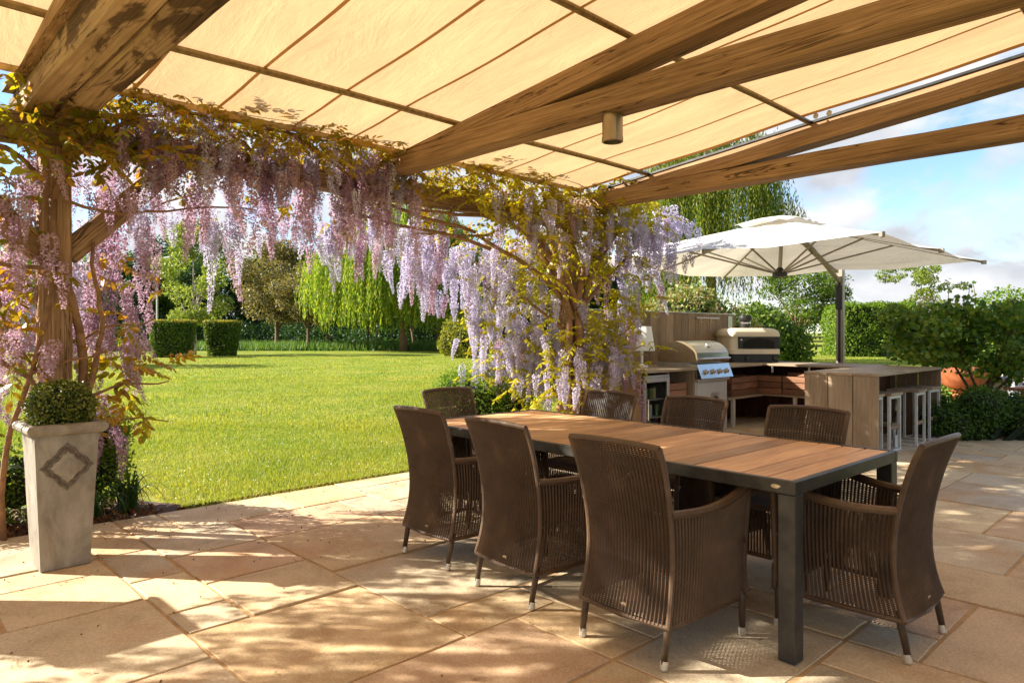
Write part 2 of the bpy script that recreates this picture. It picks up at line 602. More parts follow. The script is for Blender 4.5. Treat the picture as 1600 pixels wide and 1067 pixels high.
def m_stone():
    """one tone per slab from the object's random number, mottling and rust blooms on top"""
    m, n, l, b = newmat('sandstone')
    oi = n.new('ShaderNodeObjectInfo')
    base = ramp(n, [(0.0, (0.55, 0.425, 0.27)), (0.16, (0.63, 0.50, 0.32)), (0.32, (0.48, 0.43, 0.34)), (0.46, (0.60, 0.425, 0.23)),
                    (0.6, (0.51, 0.42, 0.30)), (0.74, (0.63, 0.51, 0.33)), (0.86, (0.54, 0.37, 0.24)), (0.92, (0.44, 0.41, 0.34)), (1.0, (0.6, 0.44, 0.25))])
    l.new(oi.outputs['Random'], base.inputs[0])
    vec = coords(n, l, jitter=True)
    t1 = noise_tex(n, l, vec, 3.0, 8, 0.62, 0.5)
    r1 = ramp(n, [(0.28, (0.70, 0.64, 0.56)), (0.5, (1.0, 0.98, 0.95)), (0.75, (1.16, 1.15, 1.12))])
    l.new(t1.outputs[0], r1.inputs[0])
    col = mixcol(n, l, 0.9, base.outputs[0], r1.outputs[0], 'MULTIPLY')
    t2 = noise_tex(n, l, vec, 1.2, 5, 0.6, 0.9)
    r2 = ramp(n, [(0.50, (0, 0, 0)), (0.68, (1, 1, 1))])
    l.new(t2.outputs[0], r2.inputs[0])
    mu = n.new('ShaderNodeMath'); mu.operation = 'MULTIPLY'; mu.inputs[1].default_value = 0.55
    l.new(r2.outputs[0], mu.inputs[0])
    col = mixcol(n, l, mu.outputs[0], col, (0.46, 0.25, 0.10))
    t3 = noise_tex(n, l, vec, 90, 3, 0.7)
    r3 = ramp(n, [(0.3, (0.74, 0.73, 0.72)), (0.7, (1.12, 1.12, 1.12))])
    l.new(t3.outputs[0], r3.inputs[0])
    col = mixcol(n, l, 1.0, col, r3.outputs[0], 'MULTIPLY')
    t4 = noise_tex(n, l, vec, 5.5, 6, 0.7, 1.0)
    r4 = ramp(n, [(0.66, (1, 1, 1)), (0.71, (0.5, 0.42, 0.35))])
    l.new(t4.outputs[0], r4.inputs[0])
    col = mixcol(n, l, 0.8, col, r4.outputs[0], 'MULTIPLY')
    l.new(col, b.inputs['Base Color'])
    b.inputs['Roughness'].default_value = 0.72
    b.inputs['Specular IOR Level'].default_value = 0.3
    t5 = noise_tex(n, l, vec, 14, 8, 0.65, 0.4)
    bump(n, l, t5.outputs[0], b, 0.6, 0.012)


def m_planter():
    m, n, l, b = newmat('lead_planter')
    vec = coords(n, l, (1, 1, 0.45))
    t = noise_tex(n, l, vec, 7, 8, 0.65, 0.5)
    c = ramp(n, [(0.25, (0.14, 0.122, 0.097)), (0.5, (0.25, 0.222, 0.18)), (0.72, (0.35, 0.32, 0.265))])
    l.new(t.outputs[0], c.inputs[0])
    t2 = noise_tex(n, l, coords(n, l, (1.5, 1.5, 0.8)), 3, 6, 0.7, 1.2)
    r2 = ramp(n, [(0.45, (1, 1, 1)), (0.62, (0.66, 0.60, 0.50))])
    l.new(t2.outputs[0], r2.inputs[0])
    col = mixcol(n, l, 0.8, c.outputs[0], r2.outputs[0], 'MULTIPLY')
    l.new(col, b.inputs['Base Color'])
    b.inputs['Roughness'].default_value = 0.6
    bump(n, l, t.outputs[0], b, 0.25, 0.006)


def m_fabric(name, col, trans_col, trans, weave=True):
    m, n, l, b = newmat(name)
    vec = coords(n, l, (1, 0.25, 1))
    t = noise_tex(n, l, vec, 3.0, 8, 0.68, 0.6)
    r = ramp(n, [(0.3, tuple(x * 0.80 for x in col)), (0.7, tuple(min(1, x * 1.07) for x in col))])
    l.new(t.outputs[0], r.inputs[0])
    rt = ramp(n, [(0.3, tuple(x * 0.84 for x in trans_col)), (0.7, tuple(min(1, x * 1.06) for x in trans_col))])
    l.new(t.outputs[0], rt.inputs[0])
    d = n.new('ShaderNodeBsdfDiffuse'); tr = n.new('ShaderNodeBsdfTranslucent')
    l.new(r.outputs[0], d.inputs[0]); l.new(rt.outputs[0], tr.inputs[0])
    mx = n.new('ShaderNodeMixShader'); mx.inputs[0].default_value = trans
    l.new(d.outputs[0], mx.inputs[1]); l.new(tr.outputs[0], mx.inputs[2])
    if weave:
        bp = n.new('ShaderNodeBump'); bp.inputs['Strength'].default_value = 0.55; bp.inputs['Distance'].default_value = 0.03
        t2 = noise_tex(n, l, coords(n, l, (1, 0.3, 1)), 5, 7, 0.7, 0.8)
        l.new(t2.outputs[0], bp.inputs['Height'])
        l.new(bp.outputs[0], d.inputs['Normal']); l.new(bp.outputs[0], tr.inputs['Normal'])
    n.remove(b)
    l.new(mx.outputs[0], n['Material Output'].inputs[0])


def m_lawn():
    m, n, l, b = newmat('lawn')
    vec = coords(n, l)
    t = noise_tex(n, l, vec, 0.45, 8, 0.65, 0.4)
    c = ramp(n, [(0.3, (0.125, 0.19, 0.018)), (0.5, (0.20, 0.24, 0.03)), (0.72, (0.34, 0.30, 0.075))])
    l.new(t.outputs[0], c.inputs[0])
    t2 = noise_tex(n, l, vec, 9, 6, 0.75)
    r2 = ramp(n, [(0.3, (0.55, 0.6, 0.5)), (0.65, (1.25, 1.2, 1.1))])
    l.new(t2.outputs[0], r2.inputs[0])
    col = mixcol(n, l, 0.85, c.outputs[0], r2.outputs[0], 'MULTIPLY')
    l.new(col, b.inputs['Base Color'])
    b.inputs['Roughness'].default_value = 0.9
    b.inputs['Specular IOR Level'].default_value = 0.1
    t3 = noise_tex(n, l, vec, 40, 5, 0.75)
    bump(n, l, t3.outputs[0], b, 0.8, 0.04)


def m_wicker():
    m, n, l, b = newmat('wicker')
    vec = coords(n, l)
    t = noise_tex(n, l, vec, 6, 6, 0.65)
    c = ramp(n, [(0.3, (0.056, 0.031, 0.017)), (0.55, (0.10, 0.058, 0.031)), (0.75, (0.165, 0.10, 0.057))])
    l.new(t.outputs[0], c.inputs[0])
    wv = n.new('ShaderNodeTexWave'); wv.wave_type = 'BANDS'; wv.bands_direction = 'Z'
    wv.inputs['Scale'].default_value = 60
    l.new(vec, wv.inputs['Vector'])
    r = ramp(n, [(0.0, (0.84, 0.82, 0.8)), (0.55, (1.1, 1.08, 1.06))])
    l.new(wv.outputs[0], r.inputs[0])
    col = mixcol(n, l, 0.75, c.outputs[0], r.outputs[0], 'MULTIPLY')
    l.new(col, b.inputs['Base Color'])
    b.inputs['Roughness'].default_value = 0.4
    b.inputs['Specular IOR Level'].default_value = 0.38
    bump(n, l, wv.outputs[0], b, 0.5, 0.003)


def m_glass():
    m, n, l, b = newmat('glass')
    b.inputs['Base Color'].default_value = (0.75, 0.8, 0.8, 1)
    b.inputs['Roughness'].default_value = 0.03
    b.inputs['Transmission Weight'].default_value = 1.0
    b.inputs['IOR'].default_value = 1.05
    t = noise_tex(n, l, coords(n, l), 2, 2)
    r = ramp(n, [(0, (0.02,) * 3), (1, (0.06,) * 3)])
    l.new(t.outputs[0], r.inputs[0]); l.new(r.outputs[0], b.inputs['Roughness'])


m_rust(); m_stone(); m_planter(); m_lawn(); m_wicker(); m_glass()
m_fabric('canopy_fabric', (0.62, 0.47, 0.29), (0.86, 0.565, 0.285), 0.39)
m_fabric('canopy_seam', (0.50, 0.31, 0.15), (0.52, 0.28, 0.10), 0.36, False)
m_fabric('umbrella_fabric', (0.82, 0.79, 0.74), (0.74, 0.66, 0.55), 0.26)

leafmat('grass_blade', [(0.125, 0.195, 0.016), (0.19, 0.255, 0.024), (0.26, 0.30, 0.036), (0.40, 0.37, 0.11)], 0.5, 0.5, 0.2, tint=(1.3, 1.2, 0.6), patch=0.55)
leafmat('grass_long', [(0.05, 0.12, 0.02), (0.09, 0.18, 0.03), (0.16, 0.22, 0.05)], 0.4)
leafmat('clover_white', [(0.7, 0.7, 0.66), (0.6, 0.58, 0.5)], 0.3)
leafmat('leaf_box', [(0.028, 0.06, 0.008), (0.07, 0.11, 0.012), (0.15, 0.175, 0.022), (0.28, 0.26, 0.04)], 0.3, 0.4, 0.4)
leafmat('leaf_hedge', [(0.04, 0.095, 0.01), (0.075, 0.14, 0.014), (0.12, 0.18, 0.02), (0.2, 0.22, 0.03)], 0.4)
leafmat('leaf_yew', [(0.035, 0.085, 0.014), (0.07, 0.145, 0.02), (0.12, 0.2, 0.03)], 0.4)
leafmat('leaf_sunlit_top', [(0.2, 0.2, 0.02), (0.34, 0.25, 0.03), (0.25, 0.25, 0.03)], 0.45)  # sunlight on the hedge tops, put into the leaf colour
leafmat('leaf_green', [(0.04, 0.085, 0.012), (0.075, 0.14, 0.016), (0.12, 0.185, 0.02), (0.18, 0.22, 0.03)], 0.45)
leafmat('leaf_dark', [(0.012, 0.04, 0.01), (0.024, 0.062, 0.014), (0.05, 0.10, 0.02)], 0.35)
leafmat('leaf_bright', [(0.075, 0.16, 0.012), (0.13, 0.22, 0.018), (0.22, 0.28, 0.03)], 0.45)
leafmat('leaf_golden', [(0.14, 0.16, 0.015), (0.22, 0.23, 0.02), (0.31, 0.28, 0.035)], 0.45)
leafmat('leaf_bronze', [(0.10, 0.085, 0.03), (0.17, 0.135, 0.05), (0.24, 0.20, 0.07), (0.15, 0.15, 0.04)], 0.4)
leafmat('leaf_willow', [(0.08, 0.165, 0.014), (0.15, 0.25, 0.02), (0.27, 0.34, 0.035), (0.42, 0.42, 0.06)], 0.5)
leafmat('leaf_willow_dark', [(0.045, 0.095, 0.01), (0.09, 0.145, 0.013), (0.17, 0.2, 0.02), (0.26, 0.25, 0.03)], 0.5)
leafmat('leaf_variegated', [(0.08, 0.15, 0.02), (0.16, 0.22, 0.04), (0.36, 0.36, 0.14), (0.38, 0.22, 0.12)], 0.4)
leafmat('leaf_redbud', [(0.05, 0.125, 0.02), (0.10, 0.20, 0.024), (0.18, 0.27, 0.03), (0.30, 0.35, 0.045)], 0.45, 0.4, 0.4)
leafmat('leaf_birch', [(0.12, 0.18, 0.025), (0.2, 0.26, 0.045), (0.29, 0.31, 0.08)], 0.5)
leafmat('leaf_strap', [(0.022, 0.06, 0.014), (0.045, 0.10, 0.02), (0.08, 0.15, 0.03)], 0.35, 0.35, 0.4)
leafmat('wist_leaf_bronze', [(0.22, 0.18, 0.018), (0.37, 0.25, 0.022), (0.43, 0.25, 0.026), (0.17, 0.21, 0.016), (0.40, 0.19, 0.024)], 0.45, 0.4, 0.35, True, (1.35, 1.1, 0.5))
leafmat('wist_leaf_olive', [(0.17, 0.175, 0.014), (0.27, 0.24, 0.017), (0.33, 0.235, 0.018), (0.19, 0.215, 0.014)], 0.45, 0.4, 0.35, True, (1.3, 1.1, 0.5))
leafmat('wist_leaf_lime', [(0.22, 0.26, 0.014), (0.36, 0.36, 0.018), (0.46, 0.40, 0.02), (0.17, 0.24, 0.014)], 0.5, 0.4, 0.35, True, (1.3, 1.15, 0.5))
leafmat('petal_pink', [(0.33, 0.19, 0.31), (0.48, 0.32, 0.40), (0.60, 0.46, 0.49), (0.45, 0.23, 0.43)], 0.4, 0.6, 0.15, True, (1.05, 0.95, 1.1))
leafmat('petal_lilac', [(0.38, 0.33, 0.50), (0.57, 0.52, 0.65), (0.70, 0.66, 0.73), (0.47, 0.39, 0.60)], 0.4, 0.6, 0.15, True, (1.0, 0.98, 1.1))
leafmat('leaf_litter', [(0.12, 0.05, 0.02), (0.22, 0.10, 0.04), (0.08, 0.04, 0.02)], 0.2)

# ------------------------------------------------------------------ ground
EDGE_U = 5.64
mb = MB()
gx = [-900, -300, -120, -60, -30, -15, 0, 15, 30, 60, 120, 300, 900]
gy = [-60, -20, 0, 10, 20, 30, 45, 60, 80, 120, 200, 400, 1600]
vs = [(x, y, -0.045) for y in gy for x in gx]
fs = [(j * 13 + i, j * 13 + i + 1, (j + 1) * 13 + i + 1, (j + 1) * 13 + i) for j in range(12) for i in range(12)]
mb.add(vs, fs)
tag(mb.build('lawn', 'lawn'), kind='structure')

# patio: a mortar bed with every slab laid on it
PATIO_V0, PATIO_V1, PATIO_U0 = -2.1, 14.4, -0.9
patio = bpy.data.objects.new('patio', None)
COL.objects.link(patio)
patio.rotation_euler = (0, 0, TH)
tag(patio, kind='structure')
mb = MB()
mb.box(PATIO_V0, PATIO_V1, PATIO_U0, EDGE_U - 0.01, -0.12, -0.0062)
mb.box(6.6, PATIO_V1, EDGE_U - 0.01, 6.55, -0.12, -0.0066)
mb.build('mortar_bed', 'mortar', patio)


def slab_mesh(w, h, seed):
    """a riven slab w x h, slightly out of square, worn edges"""
    rr = random.Random(seed)
    nx = max(3, int(w / 0.16)); ny = max(3, int(h / 0.16))
    ring = []
    for i in range(nx):
        ring.append((-w / 2 + w * i / nx, -h / 2))
    for i in range(ny):
        ring.append((w / 2, -h / 2 + h * i / ny))
    for i in range(nx):
        ring.append((w / 2 - w * i / nx, h / 2))
    for i in range(ny):
        ring.append((-w / 2, h / 2 - h * i / ny))
    top, mid, low = [], [], []
    for x, y in ring:
        j = rr.uniform(0.0, 0.007)
        f = 1 - (j + 0.001) / max(w, h) * 2
        mid.append((x * f, y * f, -0.0025 - rr.uniform(0, .0015)))
        low.append((x * f, y * f, -0.03))
        fx = 1 - 2 * (j + 0.0035) / w; fy = 1 - 2 * (j + 0.0035) / h
        top.append((x * fx, y * fy, rr.uniform(-0.0006, 0.0008)))
    k = len(ring)
    fs = [tuple(range(k))]
    for i in range(k):
        i2 = (i + 1) % k
        fs.append((k + i, k + i2, i2, i))
        fs.append((2 * k + i, 2 * k + i2, k + i2, k + i))
    mb = MB(); mb.add(top + mid + low, fs)
    return mb.mesh('paving_stone')


UNIT = 0.295
GAP = 0.012


def lay(v0, u1, nv, nu, seed):
    """random ashlar in a grid of modules; rows counted from the lawn edge inwards"""
    rr = random.Random(seed)
    occ = [[False] * nv for _ in range(nu)]
    sizes = [(3, 2), (2, 2), (2, 1), (3, 1), (4, 2), (3, 3), (2, 3), (1, 2), (1, 1), (2, 2), (3, 2), (4, 3)]
    n = 0
    for j in range(nu):
        for i in range(nv):
            if occ[j][i]:
                continue
            opts = sizes[:]
            rr.shuffle(opts)
            for (a, b) in opts + [(1, 1)]:
                if i + a <= nv and j + b <= nu and not any(occ[jj][ii] for jj in range(j, j + b) for ii in range(i, i + a)):
                    if a * b == 1 and rr.random() < 0.6:
                        continue
                    break
            for jj in range(j, j + b):
                for ii in range(i, i + a):
                    occ[jj][ii] = True
            w, h = a * UNIT - GAP, b * UNIT - GAP
            cv = v0 + (i + a / 2) * UNIT; cu = u1 - (j + b / 2) * UNIT
            p = W2(cv, cu)
            px = 800 + 1100 * p.x / max(p.y, .1)
            if p.y < 1.6 or abs(p.x) > p.y * 0.86 + 1.2:
                continue
            o = link('paving_stone', slab_mesh(w, h, seed * 1000 + n), 'sandstone', patio,
                     (cv, cu, rr.uniform(-0.003, 0.004)), (rr.uniform(-.004, .004), rr.uniform(-.004, .004), rr.uniform(-.006, .006)))
            n += 1
    return n


nslab = lay(PATIO_V0, EDGE_U, 55, 22, 11)
nslab += lay(6.6, 6.55, 26, 3, 5)
print('slabs', nslab)

# mulch bed beside the first post
mb = MB()
bed = [(-4.2, EDGE_U + .004), (1.9, EDGE_U + .004), (2.0, 5.9), (1.75, 6.35), (1.2, 6.6), (0.2, 6.9), (-4.2, 7.4)]
mb.add([(v, u, -0.02) for v, u in bed] + [(v, u, -0.1) for v, u in bed], [tuple(range(7))] + [(i, (i + 1) % 7, 7 + (i + 1) % 7, 7 + i) for i in range(7)])
sb = tag(mb.build('soil_bed', 'soil'), kind='structure')
sb.rotation_euler = (0, 0, TH)

# ------------------------------------------------------------------ pergola
RAF = lambda u: 2.888 + 0.104 * (4.861 - u)          # top of the rafters
PU = 5.35                                            # line of posts
perg = thing('pergola', 'weathered oak pergola with long tie beams over the dining table', 'pergola', W2(1.03, PU), TH)
PX = lambda v, u, z: (v - 1.03, u - PU, z)
for i, v in enumerate((1.03, 6.06)):
    beam('post', 'oak', perg, PX(v, PU, -0.03), PX(v, PU, 2.545), 0.175, 0.175, i)
for i, v in enumerate((1.03, 6.06)):
    beam('post', 'oak', perg, PX(v, -1.45, -0.03), PX(v, -1.45, 2.545), 0.175, 0.175, i + 9)
beam('wall_plate', 'oak', perg, PX(-2.2, PU, 2.64), PX(6.95, PU, 2.64), 0.16, 0.185, 3, seg=24)
beam('wall_plate', 'oak', perg, PX(-0.6, -1.45, 2.64), PX(7.35, -1.45, 2.64), 0.16, 0.185, 4, seg=24)
for i, (v, s) in enumerate(((1.03, 1), (1.03, -1), (6.06, 1), (6.06, -1))):
    beam('brace', 'oak', perg, PX(v + s * 0.07, PU, 1.86), PX(v + s * 0.74, PU, 2.56), 0.10, 0.15, 20 + i)
for i, (v0, mat) in enumerate(((0.917, 'oak_stained'), (1.105, 'oak_stained'), (3.542, 'oak'), (6.09, 'oak'))):
    beam('tie_beam', mat, perg, PX(v0, 5.62, 2.804), PX(v0, -1.7, 2.804), 0.176 if i < 2 else 0.184, 0.16, 30 + i, seg=26)
RH = 0.165
for i, v0 in enumerate((0.86, 3.542, 6.09)):
    # rafter: its foot is cut to lie on the tie beam
    ua, ub = 5.5, -1.6
    um = 4.861 - (2.886 + RH - 2.888) / 0.104
    w2 = 0.088
    prof = [(ua, 2.886), (um, 2.886), (ub, RAF(ub) - RH), (ub, RAF(ub)), (4.84, RAF(4.84) + .0), (ua, 2.89)]
    mb2 = MB()
    poly = [(p[0], p[1]) for p in prof]
    # own X axis along the rafter
    ang = math.atan(-0.104)
    ca, sa = math.cos(ang), math.sin(ang)
    cu, cz = (ua + ub) / 2, 3.0
    loc2 = [((p[0] - cu) * ca + (p[1] - cz) * sa, -(p[0] - cu) * sa + (p[1] - cz) * ca) for p in poly]
    mb2.prism(loc2, 'y', -w2, w2)
    o = mb2.build('rafter', 'oak', perg)
    X = Vector((0, ca, sa)); Z = Vector((0, -sa, ca)); Y = Z.cross(X)
    M = Matrix((X, Y, Z)).transposed().to_4x4()
    M.translation = PX(v0, cu, cz)
    o.matrix_local = M
# bolt holes near the beam ends, their dark painted as black discs
for v, u in ((3.448, 5.02), (3.448, 5.13)):
    mb = MB(); mb.tube([(-0.0075, 0, 0), (0.006, 0, 0)], 0.014, 8)
    mb.build('bolt', 'hollow_black', perg, loc=PX(v, u, 2.795))
# metal track on the right rafter
mb = MB(); mb.box(-0.10, 0.10, -3.4, 3.4, -0.008, 0.012)
o = mb.build('track', 'dark_metal', perg)
o.location = PX(6.09, 1.45, RAF(1.45) + 0.012)
o.rotation_euler = (-math.atan(0.104), 0, 0)

# canopy: fabric panels sewn together, on poles that cross the rafters
cano = thing('canopy', 'cream sailcloth canopy stretched over the pergola rafters on poles', 'canopy', W2(1.03, PU), TH)
seams = [-2.6, -2.0, -1.4, -0.8, -0.2, 0.4, 0.94, 1.40, 1.94, 2.52, 3.02, 3.55, 4.12, 4.70, 5.30, 5.92]
POLES = (4.228, 2.572, 0.92, -0.74)


def fab_z(v, u):
    z = RAF(u) + 0.052
    d = min(abs(u - p) for p in POLES + (5.05, -1.6))
    z -= 0.016 * math.sin(min(d, .83) / .83 * math.pi / 2) ** 2
    z += 0.003 * math.sin(v * 5.1 + u * 1.1)
    return z


for i in range(len(seams) - 1):
    a, b = seams[i], seams[i + 1]
    mb = MB()
    nv_, nu_ = 4, 44
    vs = []
    for j in range(nu_ + 1):
        u = 5.02 - 6.6 * j / nu_
        for k in range(nv_ + 1):
            v = a + (b - a) * k / nv_
            sag = -0.008 * math.sin(math.pi * k / nv_)
            vs.append(PX(v, u, fab_z(v, u) + sag))
    fs = [(j * (nv_ + 1) + k, j * (nv_ + 1) + k + 1, (j + 1) * (nv_ + 1) + k + 1, (j + 1) * (nv_ + 1) + k) for j in range(nu_) for k in range(nv_)]
    mb.add(vs, fs)
    p = mb.build('fabric_panel', 'canopy_fabric', cano, smooth=True)
    hw = 0.0125 if i < len(seams) - 2 else 0.06
    mb = MB()
    vs = []
    for j in range(nu_ + 1):
        u = 5.02 - 6.6 * j / nu_
        e = (b - hw, b + hw) if i < len(seams) - 2 else (b - hw, b + 0.004)
        for v in e:
            vs.append(PX(v, u, fab_z(b, u) - 0.004))
    mb.add(vs, [(2 * j, 2 * j + 1, 2 * j + 3, 2 * j + 2) for j in range(nu_)])
    mb.build('seam', 'canopy_seam', p, smooth=True)
for i, u in enumerate(POLES):
    mb = MB()
    pts = [PX(-2.4 + 8.43 * k / 24, u, RAF(u) + 0.022 - 0.006 * math.sin(k * .8)) for k in range(25)]
    mb.tube(pts, 0.0215, 10)
    mb.build('pole', 'pole_metal', cano, smooth=True)
# hem tube along the lawn edge
mb = MB()
mb.tube([PX(-2.6, 5.03, RAF(5.03) + 0.038), PX(5.92, 5.03, RAF(5.03) + 0.038)], 0.026, 8)
mb.build('hem', 'canopy_fabric', cano, smooth=True)
# pulleys where the poles meet the right rafter
for du in (0.0, 0.11):
    mb = MB(); mb.lathe([(0.004, -0.012), (0.02, -0.012), (0.014, 0), (0.02, 0.012), (0.004, 0.012)], 12)
    mb.build('pulley', 'steel_soft', cano, loc=PX(5.93, POLES[1] - 0.09 - du, RAF(POLES[1] - .1) + 0.03), rot=(0, R(90), R(30)))

# downlight under the middle tie beam
LX, LY = 3.542, None
dl_u = 2.76
dl = thing('downlight', 'cylindrical bronze downlight fixed under the middle tie beam', 'light', W2(3.542, dl_u, 2.60), TH)
mb = MB(); mb.lathe([(0.062, -0.022), (0.065, -0.02), (0.065, 0.126)], 32); mb.build('body', 'lamp_metal', dl, smooth=False)
mb = MB(); mb.lathe([(0.066, -0.022), (0.068, -0.02), (0.068, -0.045), (0.064, -0.048), (0.056, -0.048), (0.056, -0.03)], 32, cap=False); mb.build('bezel', 'lamp_metal', dl)
mb = MB(); mb.lathe([(0.055, -0.034), (0.056, -0.030)], 24); mb.build('lens', 'black_plastic', dl)

# ------------------------------------------------------------------ dining table
TT = R(42.6)
TA = Vector((1.148, 2.851, 0))
TW, TL, TZ = 1.135, 2.68, 0.745
table = thing('dining_table', 'long teak plank dining table with dark metal frame and square legs', 'table', TA, TT)
F = 0.028
for n_, args in enumerate(((0, F, 0, TL), (TW - F, TW, 0, TL), (F, TW - F, 0, F), (F, TW - F, TL - F, TL))):
    a0, a1, b0, b1 = args
    mb = MB(); mb.bbox(a0, a1, b0, b1, TZ - 0.056, TZ, 0.003)
    mb.build('frame_rail', 'table_metal', table)
npl = 22
pw = (TL - 2 * F) / npl
for i in range(npl):
    y0 = F + i * pw
    part_box('plank', 'teak_top', table, F + .002, TW - F - .002, y0 + 0.005, y0 + pw - 0.005, TZ - 0.026, TZ - 0.003 + random.uniform(-.001, .001), 0.003, 'x')
for x in (0.35, 0.78):
    part_box('support_bar', 'table_metal', table, x - .02, x + .02, F, TL - F, TZ - .06, TZ - .027, .002, 'y')
for x in (0.002, TW - 0.077):
    for y in (0.002, TL - 0.077):
        mb = MB(); mb.bbox(x, x + .075, y, y + .075, 0.0, TZ - 0.0565, 0.004)
        mb.build('leg', 'table_metal', table)
mb = MB(); mb.lathe([(0.001, 0.0), (0.02, 0.0), (0.017, 0.004), (0.001, 0.0045)], 20)
o = mb.build('badge', 'badge_metal', table, loc=(-0.0005, 0.085, TZ - 0.028), rot=(0, R(-90), 0))
o.scale = (0.5, 1.1, 1)

# ------------------------------------------------------------------ wicker chairs
def sp(xs, ys):
    c = np.polyfit(xs, ys, len(xs) - 1)
    return lambda t: float(np.polyval(c, t))


yb = sp([0.17, 0.42, 0.66, 0.90], [-0.285, -0.238, -0.268, -0.345])
hwid = sp([0.17, 0.42, 0.66, 0.90], [0.235, 0.222, 0.228, 0.236])
ZB = 0.17


def arm_z(s):
    return 0.615 + 0.06 * s - 0.03 * math.sin(math.pi * s)


def P_back(s, t):
    z = ZB + (0.893 - ZB) * t
    x = (s - .5) * 2 * hwid(z)
    c = 1 - (2 * s - 1) ** 2
    return Vector((x, yb(z) - 0.022 * c - 0.02 * max(0, t - .9) * 10 * 0.3, z + 0.012 * c * max(0, t - .7) / .3))


def P_side(sgn):
    def f(s, t):
        z = ZB + (arm_z(s) - ZB) * t
        y0 = yb(z); y1 = 0.262
        y = y0 + (y1 - y0) * s
        x = hwid(z) + (0.052 * s + 0.02 * math.sin(math.pi * s)) * (0.4 + 0.6 * t)
        return Vector((sgn * x, y, z))
    return f


def P_front(s, t):
    z = ZB + (0.40 - ZB) * t
    x = (s - .5) * 2 * (hwid(z) + 0.045)
    return Vector((x, 0.262, z))


def P_seat(s, t):
    y = -0.235 + 0.49 * t
    return Vector(((s - .5) * 2 * (0.22 + 0.05 * t), y, 0.425 - 0.012 * math.sin(math.pi * s) * math.sin(math.pi * t)))


def woven(mb, P, nr, nt, nw, hump=0.004, fill=0.41, wfill=0.3, open_below=0.0, weft=None):
    weft = weft or mb
    e = 1e-3
    for i in range(nr):
        s0 = (i + .5) / nr
        vs = []
        for j in range(nt + 1):
            t = j / nt
            p = P(s0, t)
            ds = P(min(1, s0 + e), t) - P(max(0, s0 - e), t)
            dt = P(s0, min(1, t + e)) - P(s0, max(0, t - e))
            n = ds.cross(dt).normalized()
            a = P(s0 - fill / nr, t); b = P(s0 + fill / nr, t)
            vs += [a, p + n * hump, b, p - n * hump]
        fs = []
        for j in range(nt):
            for k in range(4):
                k2 = (k + 1) % 4
                fs.append((4 * j + k, 4 * j + k2, 4 * j + 4 + k2, 4 * j + 4 + k))
        mb.add(vs, fs)
    for j in range(nw):
        t0 = (j + .5) / nw
        wf = wfill if t0 > open_below else wfill * .5
        if t0 > open_below and (j * 7919) % 17 == 0:
            wf *= .55
        ta, tb = t0 - wf / nw, t0 + wf / nw
        vs = []
        m = max(6, nr // 3)
        for i in range(m + 1):
            vs += [P(i / m, max(0, ta)), P(i / m, min(1, tb))]
        weft.add(vs, [(2 * i, 2 * i + 1, 2 * i + 3, 2 * i + 2) for i in range(m)])


def make_chair():
    c = thing('wicker_chair', 'wicker chair', 'chair')
    mb = MB(); wf = MB(); woven(mb, P_back, 27, 16, 84, 0.0075, 0.32, 0.40, 0.3, wf)
    mb.tube([P_back(k / 12, 1) for k in range(13)], 0.0125, 8)
    for s in (0, 1):
        mb.tube([P_back(s, k / 14) for k in range(15)], 0.012, 8)
    wf.build('weft', 'weft_shade', mb.build('backrest', 'wicker', c, smooth=False))
    for sgn in (-1, 1):
        P = P_side(sgn)
        mb = MB(); wf = MB(); woven(mb, P, 29, 12, 54, 0.007, 0.32, 0.36, 0.5, wf)
        mb.tube([P(k / 10, 1) for k in range(11)], [0.018 + 0.004 * k / 10 for k in range(11)], 8)
        mb.tube([P(1, k / 8) for k in range(9)], 0.015, 8)
        wf.build('weft', 'weft_shade', mb.build('side_panel', 'wicker', c))
    mb = MB(); woven(mb, P_front, 32, 5, 26, 0.0055, 0.37, 0.24)
    mb.build('front_panel', 'wicker', c)
    mb = MB(); woven(mb, P_seat, 38, 8, 60, 0.005, 0.44, 0.35)
    mb.tube([P_seat(0, 1), P_seat(.5, 1), P_seat(1, 1)], 0.016, 8)
    mb.build('seat', 'wicker', c)
    mb = MB()
    loop = [P_back(0, 0), P_back(.5, 0), P_back(1, 0), P_side(1)(.5, 0), P_side(1)(1, 0), P_front(.5, 0), P_side(-1)(1, 0), P_side(-1)(.5, 0), P_back(0, 0)]
    mb.tube(loop, 0.011, 6)
    mb.build('base_rail', 'wicker', c)
    for x, y, fx, fy in ((-.218, -.262, -.216, -.292), (.218, -.262, .216, -.292), (-.258, .243, -.255, .248), (.258, .243, .255, .248)):
        mb = MB(); mb.tube([(x * .97, y * .97, 0.20), (x, y, 0.165), (fx, fy, 0.022)], [0.0165, 0.0165, 0.0135], 10)
        lg = mb.build('leg', 'wicker_leg', c, smooth=True)
        mb = MB(); mb.tube([(fx, fy, 0.0), (fx, fy, 0.004), (fx + (x - fx) * .2, fy + (y - fy) * .2, 0.036)], [0.0145, 0.017, 0.0165], 12)
        mb.build('foot_cap', 'foot_cap', lg)
    mb = MB(); mb.lathe([(0.001, 0), (0.014, 0), (0.012, 0.003), (0.001, 0.0035)], 16)
    o = mb.build('badge', 'badge_metal', c, loc=(0.02, P_back(.52, .06).y - .004, ZB + .04), rot=(R(98), 0, 0))
    o.scale = (1.25, .62, 1)
    return c


